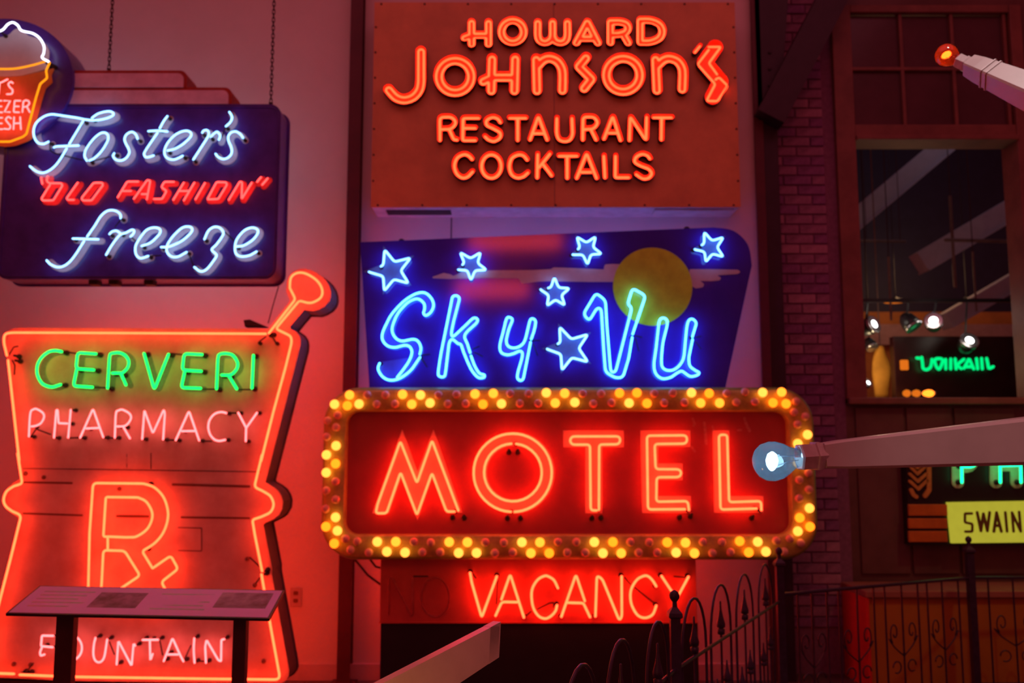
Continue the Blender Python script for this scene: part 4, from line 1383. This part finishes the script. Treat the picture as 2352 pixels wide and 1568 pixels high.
for k, yy in enumerate((1000, 1170, 1360)):  # unseen wavy tubes added behind the frame for red wall glow
    xa_, xb_ = at(850, yy, 6.46), at(1620, yy, 6.46)
    if yy > 1300:
        xa_, xb_ = at(900, yy, 6.52), at(1580, yy, 6.52)
    Yr = xa_.y + (0.0 if yy < 1300 else 0.02)
    pts = [(xa_.x + (xb_.x - xa_.x) * i / 20, xa_.z + 0.06 * math.sin(i * 1.6 + k)) for i in range(21)]
    obj('rear_glow_tube', tube2(catmull(pts, False, 3), False, Yr, 0.010), 'neon_red', ms, True, label='red neon lettering on the rear face')
MF = MY + 0.075
obj('red_panel', prism([rrect(ix0 - 0.012, ix1 + 0.012, iz0 - 0.012, iz1 + 0.012, 0.09, 10)], MF, MF + 0.02), 'motel_face', ms)
CM, CN = Crop(720, 860, 3.409), Crop(1280, 860, 3.408)


def poly(crop, spec, Y):
    return [xz(*crop.px(p), Y) for p in parse(spec)]


for ch, lps in [
    ('M', [poly(CM, '462,1085 695,430 815,760 940,430 1165,1080 1040,1085 930,790 815,1140 690,790 590,1085', MF)]),
    ('O', [[xz(*CM.px((1568 + 320 * math.cos(a), 768 + 320 * math.sin(a))), MF) for a in [2 * math.pi * k / 56 for k in range(56)]],
           [xz(*CM.px((1568 + 210 * math.cos(a), 768 + 210 * math.sin(a))), MF) for a in [2 * math.pi * k / 48 for k in range(48)]]]),
    ('T', [poly(CN, '45,437 520,437 520,568 352,568 352,1085 220,1085 220,568 48,568', MF)]),
    ('E', [poly(CN, '650,437 1040,437 1040,565 790,565 790,695 980,695 980,825 790,825 790,950 1045,950 1045,1082 665,1082', MF)]),
    ('L', [poly(CN, '1215,437 1345,437 1345,950 1612,950 1612,1080 1228,1080', MF)])]:
    obj('painted_letter', prism(lps, MF - 0.003, MF), 'motel_letter', ms)
MT = MF - 0.052


def arc(cx, cy, r, a0, a1, n=48):
    return 's ' + ' '.join('%.1f,%.1f' % (cx + r * math.cos(math.radians(a0 + (a1 - a0) * k / n)), cy + r * math.sin(math.radians(a0 + (a1 - a0) * k / n))) for k in range(n + 1))


neon(ms, CM, [
    ('M', ['p22 1105,1072 1042,1072 928,770 810,1100 682,765 572,1085 488,1085 500,1020 680,522 810,850 928,515 1135,1065']),
    ('O', [arc(1560, 768, 306, 92.5, 447.5), arc(1562, 766, 226, 276, 627)])], MT, MF, 0.0076, 'neon_red')
neon(ms, CN, [
    ('T', ['p26 326,1058 328,547 480,545 495,510 480,483 115,484 98,515 115,548 256,548 262,1062 310,1062']),
    ('E', ['p28 1030,1060 1022,990 775,995 778,803 955,802 972,770 955,741 770,740 762,543 1005,540 1018,507 1005,475 702,478 710,1055 1000,1053']),
    ('L', ['p26 1597,1060 1595,990 1345,998 1330,470 1265,472 1278,1056 1560,1048'])], MT, MF, 0.0076, 'neon_red')
for crop, spots in ((CM, [(1090, 1125), (1180, 1128), (1520, 1130), (1620, 1130), (1530, 615), (1600, 615)]), (CN, [(270, 1130), (340, 1128), (955, 1125), (1040, 1115), (1520, 1128)])):
    for s in spots:
        e = xz(*crop.px(s), MF)
        obj('electrode_boot', lathe([(0, 0.018), (0.015, 0.015), (0.05, 0.010), (0.055, 0.004)], (e[0], MF, e[1] + 0.004), (0, -1, 0.35), 8), 'blackout', ms, True)
# scuffs where the paint has faded near the top right of the red panel
for sp, w_ in (('s 1062,345 1075,385 1068,400', 0.008), ('s 1150,375 1158,440 1165,540', 0.009), ('s 1215,405 1225,440', 0.007), ('s 1465,340 1480,390 1505,440', 0.009), ('s 1415,435 1440,432', 0.007), ('s 1050,565 1075,600', 0.008)):
    f = Field([CN.world(sp, MF)], w_, 0.003)
    obj('paint_scuff', prism(f.loops(w_), MF - 0.0012, MF + 0.001), 'scuff', ms)

lit = '283,160 165,232 265,243 357,230 698,155 838,160 770,232 913,222 1265,152 1408,147 1327,232 1472,228 1823,142 1893,222 177,557 102,628 173,697 100,767 173,1117 98,1190 188,1222 163,1322 500,1308 645,1308 575,1385 717,1392 1063,1310 1205,1312 1137,1395 1277,1395 1632,1312 1773,1313 1702,1397 1846,1397'
dead = '420,160 563,160 495,232 638,230 978,160 1120,155 1052,230 1192,228 1540,148 1685,148 1615,225 1760,225 190,318 110,360 177,412 103,487 172,837 100,907 173,977 95,1050 250,1285 343,1305 290,1372 433,1393 785,1310 918,1315 852,1390 992,1390 1345,1312 1490,1315 1420,1397 1560,1392'
lit2 = '58,147 137,217 487,145 623,143 562,222 702,225 1050,142 1188,147 1122,222 1270,222 1607,140 1755,137 1688,220 1790,228 1958,470 1882,540 1960,615 1880,690 1973,1045 1897,1120 1977,1190 1882,1225 290,1310 435,1310 357,1397 500,1397 860,1312 1003,1315 930,1392 1073,1397 1427,1303 1568,1308 1498,1390 1632,1385'
dead2 = '198,148 343,148 282,228 425,220 760,148 905,143 837,222 997,218 1327,147 1470,135 1402,217 1548,212 1870,210 1853,295 1942,328 1880,390 1965,770 1895,825 1970,900 1893,970 1820,1285 1905,1318 1715,1300 1775,1385 5,1310 150,1310 78,1393 220,1393 573,1310 720,1313 637,1393 783,1393 1140,1310 1290,1312 1215,1397 1357,1390'
globe = [(0.0, 0.012), (0.010, 0.016), (0.022, 0.0265), (0.034, 0.030), (0.046, 0.0275), (0.055, 0.018), (0.0595, 0.006)]
gm = {}
for k in ('bulb_yellow', 'bulb_orange', 'bulb_amber', 'bulb_dead'):
    g = join(with_mat(lathe(globe, (0, 0, 0), (0, -1, 0), 14), 0), with_mat(lathe([(-0.002, 0.0165), (0.009, 0.0165)], (0, 0, 0), (0, -1, 0), 12), 1))
    gm[k] = mesh_of('bulb', g, [k, 'socket'], True)
kk = 0
for crop, s, on in ((CM, lit, 1), (CN, lit2, 1), (CM, dead, 0), (CN, dead2, 0)):
    for p in parse(s):
        e = xz(*crop.px(p), MY - 0.03)
        kk += 1
        m = gm[random.choice(['bulb_yellow', 'bulb_yellow', 'bulb_orange', 'bulb_amber'])] if on else gm['bulb_dead']
        inst('bulb', m, (e[0], MY + 0.002, e[1]), ms, scale=(1, 1, 1) if on else (0.92, 0.92, 0.92))

# vacancy box and pole cover
VY = 6.28
vx0, vx1 = at(873, 1360, VY).x, at(1600, 1360, VY).x
vz1, vz0 = at(1240, 1270, VY).z, at(1240, 1429, VY).z
obj('vacancy_box', box(vx0, vx1, VY, VY + 0.2, vz0, vz1, 0.004), 'vacancy_face', ms)
obj('pole_cover', box(vx0 + 0.006, vx1 + 0.004, VY + 0.006, VY + 0.21, 0, vz0 + 0.004, 0.004), 'black_metal', ms)
obj('drip_lip', box(vx0 - 0.003, vx1 + 0.003, VY - 0.010, VY + 0.01, vz0 - 0.004, vz0 + 0.004), 'vacancy_face', ms)
CO, CP = Crop(860, 1290, 6.189), Crop(1220, 1290, 5.88)
VT = VY - 0.055
neon(ms, CO, [('V', ['p40 1360,155 1380,280 1525,790 1740,205']), ('A', ['p45 1805,535 1930,175 2040,520 2125,790', 'p45 2030,572 1810,568 1722,765'])], VT, VY, 0.0078, 'neon_red')
neon(ms, CP, [('C', ['s 362,355 310,250 240,200 180,190 90,240 20,350 5,470 30,620 100,730 190,765 270,730 330,660 350,585']),
              ('A', ['p45 408,740 605,170 725,530', 'p30 490,550 705,556 795,745']),
              ('N', ['p45 868,735 888,185 960,230 1190,790 1225,740 1222,195']),
              ('C', ['s 1690,330 1640,250 1580,195 1520,190 1430,240 1355,360 1340,480 1365,600 1440,720 1540,755 1640,710 1690,590']),
              ('Y', ['p20 1760,190 1965,498 2125,200', 'p2 1950,505 1945,690'])], VT, VY, 0.0078, 'neon_red')
for o_, p_ in neon(ms, CO, [('N', ['p30 200,750 205,225 250,215 520,770 545,740 545,240']), ('O', ['e 865,500 200,280'])], VT, VY, 0.0070, 'dead_tube', 'unlit_letter', 'unlit', el=False):
    pass
links(ms, CO, ['p2 1752,250 1735,600', 'p2 2160,760 2230,700', 'p2 1400,170 1440,230', 'p2 560,205 760,205'], VT + 0.02, 0.005)
links(ms, CP, ['p2 1260,210 1330,290 1660,555', 'p20 80,640 250,555 310,550 300,620', 'p2 1930,195 2080,210'], VT + 0.02, 0.005)
for k, (a, b) in enumerate((((815, 1284), (874, 1342)), ((850, 1284), (876, 1304)))):
    o = obj('power_cable', tube3([at(*a, 6.45), (at(*a, 6.45) + at(*b, 6.42)) / 2 + Vector((0, 0, -0.02)), at(*b, 6.42)], 0.008, 6), 'blackout')
    o['label'], o['category'] = ('longer' if k == 0 else 'shorter') + ' dark cable drooping under the left end of the bulb frame', 'cable'

# ------------------------------------------------------------------ interpretive panel on two posts
def slab(top, thick):
    n = (Vector(top[1]) - Vector(top[0])).cross(Vector(top[3]) - Vector(top[0])).normalized()
    if n.z < 0:
        n = -n
    bot = [Vector(p) - n * thick for p in top]
    V = [Vector(p) for p in top] + bot
    return (V, [(0, 1, 2, 3), (7, 6, 5, 4)] + [(i, (i + 1) % 4, 4 + (i + 1) % 4, 4 + i) for i in range(4)]), n


Q = [at(13, 1408, 4.20), at(618.7, 1420, 4.065), at(654, 1355, 4.357), at(91, 1344.6, 4.51)]
mid = (Q[0] + Q[1] + Q[2] + Q[3]) / 4
ip = thing('information_panel', 'tilted pale information panel on two dark posts before the mortar sign', 'panel', (mid.x, mid.y, 0))
d, nrm = slab(Q, 0.012)
obj('panel_board', d, 'panel_edge', ip)


def on_panel(u, v, h=0.0):
    return Q[0] * (1 - u) * (1 - v) + Q[1] * u * (1 - v) + Q[2] * u * v + Q[3] * (1 - u) * v + nrm * h


def patch(name, u0, u1, v0, v1, h, mat):
    dd, _ = slab([on_panel(u0, v0, h), on_panel(u1, v0, h), on_panel(u1, v1, h), on_panel(u0, v1, h)], 0.0012)
    obj(name, dd, mat, ip)


patch('printed_sheet', 0.008, 0.992, 0.03, 0.97, 0.0012, 'panel_print')
patch('printed_photo', 0.285, 0.475, 0.24, 0.78, 0.0022, 'photo_a')
patch('printed_photo', 0.765, 0.965, 0.32, 0.86, 0.0022, 'photo_b')
for k in range(5):
    patch('text_line', 0.05, 0.26 - 0.02 * (k % 3), 0.76 - k * 0.13, 0.80 - k * 0.13, 0.0018, 'print_grey')
    patch('text_line', 0.53, 0.74 - 0.015 * (k % 2), 0.74 - k * 0.13, 0.78 - k * 0.13, 0.0018, 'print_grey')
for xl_, xr_, ty in ((124.5, 165, 0.0), (533, 563, 0.0)):
    Yp = 4.30 if xl_ < 300 else 4.18
    a, b = at(xl_, 1500, Yp).x, at(xr_, 1500, Yp).x
    w = (b - a)
    zt2 = on_panel(0.22 if xl_ < 300 else 0.92, 0.45).z - 0.012
    obj('post', box(a, b, Yp, Yp + 0.05, 0.012, zt2, 0.003), 'post_red', ip)
    obj('foot_plate', box(a - 0.05, b + 0.05, Yp - 0.08, Yp + 0.13, 0, 0.012), 'post_red', ip)
    obj('head_bracket', box(a - 0.01, b + 0.01, Yp - 0.01, Yp + 0.06, zt2 - 0.03, zt2 - 0.002), 'post_red', ip)

# ------------------------------------------------------------------ iron fence
PA, PBp, PC = Vector((0.637, 3.8)), Vector((1.537, 5.55)), Vector((2.99, 6.3))
PS, PD = Vector((-0.02, 2.25)), Vector((4.3, 6.33))
RAIL, TOPH = 0.725, 0.955


def post_at(parent, p, hw):
    obj('post', loft([[(p.x + sx * hw, p.y + sy * hw, z) for sx, sy in ((-1, -1), (1, -1), (1, 1), (-1, 1))] for z in (0, 0.925)]), 'iron', parent)
    obj('post_cap', loft([[(p.x + sx * w, p.y + sy * w, z) for sx, sy in ((-1, -1), (1, -1), (1, 1), (-1, 1))] for z, w in ((0.918, hw), (0.926, hw * 1.45), (0.940, hw * 1.35), (0.962, hw * .5), (0.985, hw * .42))]), 'iron', parent)
    obj('ball_finial', lathe([(-0.006, 0.008), (0.0, 0.012), (0.010, 0.019), (0.022, 0.021), (0.034, 0.016), (0.042, 0.004)], (p.x, p.y, 0.985), (0, 0, 1), 14), 'iron', parent, True)


spear_prof = [(0, 0.006), (0.004, 0.016), (0.026, 0.018), (0.030, 0.010), (0.036, 0.019), (0.050, 0.020), (0.085, 0.011), (0.115, 0.0055), (0.150, 0.0045), (0.153, 0.002)]


def P3(p, z):
    return Vector((p.x, p.y, z))


def hoop(parent, c, d, w, top=TOPH, spear=True, clump=None):
    pts = [P3(c - d * w, 0.06), P3(c - d * w, 0.45), P3(c - d * w, top - w * 1.25)]
    for k in range(1, 12):
        a = math.pi - math.pi * k / 12
        pts.append(P3(c + d * (w * math.cos(a)), top - w * 1.25 + w * 1.25 * math.sin(a)))
    pts += [P3(c + d * w, top - w * 1.25), P3(c + d * w, 0.45), P3(c + d * w, 0.06)]
    obj('hoop', tube3(pts, 0.0062, 7), 'iron', parent, True)
    if spear:
        sp = obj('picket', tube3([P3(c, 0.06), P3(c, RAIL + 0.01)], 0.0055, 6), 'iron', parent)
        obj('spear_finial', lathe(spear_prof, (c.x, c.y, RAIL + 0.004), (0, 0, 1), 10), 'iron', sp, True)
    if clump is not None:
        for s, zz in ((-1, clump), (1, clump + 0.05)):
            e = c + d * (w * 0.5 * s)
            pk = obj('picket', tube3([P3(e, 0.06), P3(e, zz)], 0.0055, 6), 'iron', parent)
            obj('spear_finial', lathe([(h * 0.8, r) for h, r in spear_prof], (e.x, e.y, zz), (0, 0, 1), 8), 'iron', pk, True)


def rail(parent, a, b, z, r=0.008):
    obj('rail', tube3([P3(a, z), P3(b, z)], r, 8), 'iron', parent)


f1 = thing('iron_fence', 'black wrought-iron fence with hoops, spear pickets and heart scrolls', 'fence', (PA.x, PA.y, 0))
d1 = (PA - PS).normalized()
for c in (Vector((0.02, 2.42)), Vector((0.197, 2.79)), Vector((0.352, 3.16)), Vector((0.523, 3.5))):
    hoop(f1, c, d1, 0.155, clump=0.42)
rail(f1, PS, PA, RAIL)
rail(f1, PS, PA, 0.09)
post_at(f1, PA, 0.019)

f2 = f1
d2 = (PBp - PA).normalized()
for k, c in enumerate((Vector((0.762, 4.07)), Vector((0.965, 4.49)), Vector((1.170, 4.88)), Vector((1.392, 5.32)))):
    hoop(f2, c, d2, 0.175, clump=0.40 + 0.03 * (k % 2))
rail(f2, PA, PBp, RAIL)
rail(f2, PA, PBp, 0.09)
post_at(f2, PBp, 0.021)


def heart(parent, c, d, w):
    """two mirrored scrolls meeting in a point, with small curls below"""
    for s in (-1, 1):
        pts = []
        for k in range(15):
            a = k / 14
            ang = math.radians(-60 + 400 * (1 - a))
            r = 0.018 + 0.052 * a
            pts.append(P3(c + d * (s * (w * 0.52 + r * 0.55 * math.cos(ang))), 0.47 + r * 0.95 * math.sin(ang)))
        pts += [P3(c + d * (s * w * 0.86), 0.44), P3(c + d * (s * w * 0.55), 0.385), P3(c + d * (s * 0.004), 0.33)]
        pts = [Vector(p) for p in catmull([tuple(p) for p in pts], False, 2)]
        obj('heart_scroll', tube3(pts, 0.0045, 6), 'iron', parent, True)
        cur = [P3(c + d * (s * (w * 0.45 + 0.035 * math.cos(q))), 0.265 + 0.035 * math.sin(q)) for q in [math.radians(30 * k) for k in range(11)]]
        obj('lower_curl', tube3(cur, 0.0045, 6), 'iron', parent, True)


def along(a, b, px_):
    """point on the ground line a-b that stands at column px_ of the photograph"""
    k = (px_ - 1176) / FPX * 0.9927
    d = b - a
    t = (k * a.y - a.x) / (d.x - k * d.y)
    return a + d * t


def heart_section(root, a, b, trip, post):
    d = (b - a).normalized()
    for l, m, r in trip:
        A, Mi, B = along(a, b, l), along(a, b, m), along(a, b, r)
        for p in (A, Mi, B):
            obj('picket', tube3([P3(p, 0.06), P3(p, RAIL + 0.04)], 0.0065, 6), 'iron', root)
        heart(root, (A + B) / 2, d, (B - A).length / 2)
    rail(root, a, b, RAIL + 0.035, 0.010)
    rail(root, a, b, 0.09, 0.010)
    if post is not None:
        post_at(root, post, 0.022)


f3 = f1
heart_section(f3, PBp, PC, ((1820, 1852, 1886), (1913, 1954, 1992), (2017, 2055, 2092), (2113, 2147, 2184)), PC)
f4 = f1
heart_section(f4, PC, PD, ((2252, 2308, 2362), (2400, 2450, 2500)), PD)

# ------------------------------------------------------------------ counter and signs under the window
cx0 = 2.375
cz = 1.55 - (1347 - HOR) / FPX * 6.5 + 0.0
ct = thing('counter', 'low brown counter with red side behind the iron fence', 'counter', (3.6, 6.75, 0))
obj('body', box(cx0 + 0.02, 5.2, 6.52, RW - 0.025, 0, cz - 0.045, 0.003), 'counter', ct)
obj('side_panel', box(cx0, cx0 + 0.02, 6.5, RW - 0.025, 0, cz - 0.045, 0.002), 'counter_side_redlit', ct)
obj('worktop', box(cx0 - 0.005, 5.2, 6.49, RW - 0.025, cz - 0.045, cz, 0.006), 'counter_top', ct)

CS = Crop(2060, 1050, 7.466)
GY = 6.86
s0, s1 = CS.pt(850, 760, GY), CS.pt(2700, 1460, GY)
sw = thing('store_sign', 'black wall sign with yellow lit name panel, orange stripes and green neon', 'sign', (s0[0], RW, s1[1]))
b0_ = CS.pt(150, -420, GY)
obj('cabinet', box(b0_[0], s1[0], GY + 0.01, RW, s1[1] - 0.02, b0_[1], 0.004), 'sign_black', sw)
obj('lit_panel', prism([[CS.pt(850, 770, GY), CS.pt(2700, 738, GY), CS.pt(2700, 1448, GY), CS.pt(925, 1468, GY)]], GY - 0.02, GY + 0.012), 'yellow_face', sw)
for ch, ss, hw_ in [('S', ['p20 1285,962 1165,962 1165,1115 1292,1140 1292,1272 1172,1272'], 0.0095), ('W', ['p2 1375,945 1440,1262 1482,965 1550,1262 1588,945'], 0.011),
                    ('A', ['p2 1662,1270 1708,945 1790,1270', 'p2 1690,1170 1755,1170'], 0.011), ('I', ['p2 1858,945 1888,1270'], 0.010), ('N', ['p2 2000,1270 1972,945 2122,1270 2095,935'], 0.010)]:
    f = Field([CS.world(s, GY - 0.02) for s in ss], hw_, 0.003)
    obj('painted_letter', prism(f.loops(hw_), GY - 0.0225, GY - 0.0195), 'text_brown', sw, label='dark brown painted letter %s' % ch)
for y0_, y1_ in ((805, 1000), (1045, 1218), (1262, 1450)):
    A, B = CS.pt(190, y0_, GY), CS.pt(862, y1_, GY)
    obj('stripe', box(A[0], B[0], GY - 0.012, GY + 0.012, B[1], A[1], 0.004), 'stripe_orange', sw)
for ss, w_ in [(['p2 225,-60 350,70 480,-70'], 0.011), (['p2 230,60 348,180 470,60'], 0.011), (['p2 238,170 348,285 470,170'], 0.011), (['p2 222,285 356,415 500,285'], 0.011), (['p2 222,410 362,545 510,400'], 0.011), (['s 245,560 280,640 330,675'], 0.014), (['p10 545,-100 545,300 550,560 480,660'], 0.016)]:
    f = Field([CS.world(s, GY) for s in ss], w_, 0.003)
    obj('wheat_leaf', prism(f.loops(w_), GY - 0.008, GY + 0.012), 'emblem_gold', sw)
GT = GY - 0.06
gp = neon(sw, CS, [('P', ['p10 1115,430 1105,-330 1110,-335', 's 1108,-335 1290,-330 1400,-200 1390,20 1300,150 1125,155']), ('H', ['p2 1775,430 1765,-320', 'p2 2130,430 2112,-320', 'p2 1770,140 2115,130'])],
          GT, GY + 0.01, 0.0105, 'neon_mint', colour='green')
for o_, paths in gp:
    f = Field([([(x - 0.0, z) for x, z in p], c) for p, c in paths], 0.046, 0.004)
    obj('painted_letter', prism(f.loops(0.044), GY - 0.002, GY + 0.011), 'leaf_green', sw)

# ------------------------------------------------------------------ starburst sign with bulb-tipped arms
HUB = at(3940, 900, 2.4)
sb = thing('starburst_sign', 'white enamelled starburst arms tipped with coloured light bulbs', 'sign', (HUB.x, HUB.y, 0))
sphere = [(-0.38 * math.cos(math.pi * k / 14), 0.38 * math.sin(math.pi * k / 14)) for k in range(15)]
obj('hub', lathe(sphere, HUB, (0, 0, 1), 24), 'enamel', sb, True)
obj('pole', tube3([Vector((HUB.x, HUB.y, 0.02)), HUB - Vector((0, 0, 0.3))], 0.05, 14), 'enamel', sb, True)
obj('base', lathe([(0, 0.35), (0.02, 0.35), (0.03, 0.3)], (HUB.x, HUB.y, 0), (0, 0, 1), 24), 'enamel', sb)


def arm(tip, roll, r0, r1, glass, fil, bend, globe_r, bands=True):
    ax = (HUB - tip).normalized()
    up = Vector((0, 0, 1))
    a = ax.cross(up).normalized()
    b = a.cross(ax).normalized()

    def sq(p, r, ch=0.08):
        ring = []
        for k in range(4):
            for s in (-1, 1):
                an = math.radians(45 + 90 * k) + roll
                q = an + s * ch
                ring.append(p + (a * math.cos(q) + b * math.sin(q)) * r * math.sqrt(2) * 0.985)
        return ring
    L = (HUB - tip).length
    o = obj('arm', loft([sq(tip, r0 * 0.86), sq(tip + ax * 0.05, r0), sq(tip + ax * (L - 0.3), r0 + (r1 - r0) * (L - 0.3) / L)]), 'enamel', sb)
    for h in ((0.09, 0.115) if bands else ()):
        obj('seam_band', loft([sq(tip + ax * h, r0 * 1.035 + (r1 - r0) * h / L), sq(tip + ax * (h + 0.005), r0 * 1.035 + (r1 - r0) * h / L)]), 'socket', o)
    k = globe_r / 0.045
    so = obj('socket_cup', lathe([(0.006, 0.031 * k), (-0.012, 0.037 * k), (-0.016, 0.037 * k), (-0.018, 0.032 * k), (-0.050 * k, 0.033 * k), (-0.054 * k, 0.030 * k)], tip, ax, 6), 'socket', sb)
    base = tip - ax * 0.046 * k
    bd = (-ax + bend).normalized()
    prof = [(0.0, 0.021), (0.012, 0.022), (0.024, 0.026), (0.040, 0.036), (0.055, 0.043), (0.072, 0.0455), (0.090, 0.042), (0.104, 0.032), (0.112, 0.019), (0.1155, 0.002)]
    bu = obj('light_bulb', lathe([(h * k, r * k) for h, r in prof], base, bd, 28), glass, sb, True)
    obj('bulb_ring', lathe([(-0.004, 0.026 * k), (0.004, 0.028 * k), (0.008, 0.024 * k)], base, bd, 20), 'lamp_chrome', bu, True)
    c = base + bd * 0.072 * k
    side = bd.cross(Vector((0, 1, 0))).normalized()
    fl = [(-0.022, 0.002), (-0.016, 0.0105), (-0.002, 0.0145), (0.010, 0.012), (0.019, 0.006), (0.022, 0.001)]
    obj('filament', lathe([(h * k, r * k) for h, r in fl], c, (side + bd * 0.2), 12), fil, bu, True)
    for s in (-1, 1):
        obj('filament_post', tube3([base + side * s * 0.006 * k, base + bd * 0.03 * k + side * s * 0.006 * k, c + side * s * 0.013 * k], 0.0012 * k, 5), 'lamp_chrome', bu)
    return c


t1_ = at(1886, 1046, 2.2)
f_1 = arm(t1_, 0.0, 0.031, 0.14, 'glass_blue', 'filament', Vector((0, 0, -0.07)), 0.045, False)
t2_ = at(2226, 150, 3.75)
f_2 = arm(t2_, math.radians(38), 0.038, 0.16, 'glass_red', 'filament_red', Vector((0, 0, 0.02)), 0.045)

# pale beam with a slanted end rising into view at the bottom
tA = at(1132, 1471, 3.0)
tB = at(800, 1665, 2.62)
ax = (tB - tA).normalized()
sd = Vector((ax.z, 0, -ax.x)).normalized()
if sd.z < 0:
    sd = -sd
dp = ax.cross(sd).normalized()
if dp.y < 0:
    dp = -dp
wb = thing('arrow_beam', 'pale enamelled square beam with slanted tip below the vacancy letters', 'beam', (tB.x, tB.y, 0))
h0, h1_, w0 = 0.044, 0.062, 0.035


def sec(p, h, skew):
    return [p + sd * h + ax * skew[0] - dp * w0, p - sd * h + ax * skew[1] - dp * w0, p - sd * h + ax * (skew[1] - 0.03) + dp * w0, p + sd * h + ax * (skew[0] - 0.03) + dp * w0]


obj('beam_body', loft([sec(tA + ax * 0.004, h0, (-0.027, 0.027)), sec(tB, h1_, (0, 0))]), 'enamel', wb)
obj('end_cap', loft([sec(tA, h0 * 1.02, (-0.0275, 0.0275)), sec(tA + ax * 0.045, h0 * 1.05, (-0.0275, 0.0275))]), 'enamel', wb)
lamp('amber_fill', 'POINT', tuple(at(900, 1720, 2.2)), 3.2, (1.0, 0.36, 0.08), shadow_soft_size=0.08)  # added unseen lamp that turns the beam's lower part amber
obj('post', box(tB.x - 0.04, tB.x + 0.04, tB.y - 0.04, tB.y + 0.04, 0.02, tB.z - 0.02, 0.004), 'black_metal', wb)
obj('base', lathe([(0, 0.25), (0.015, 0.25), (0.022, 0.2)], (tB.x, tB.y, 0), (0, 0, 1), 20), 'black_metal', wb)
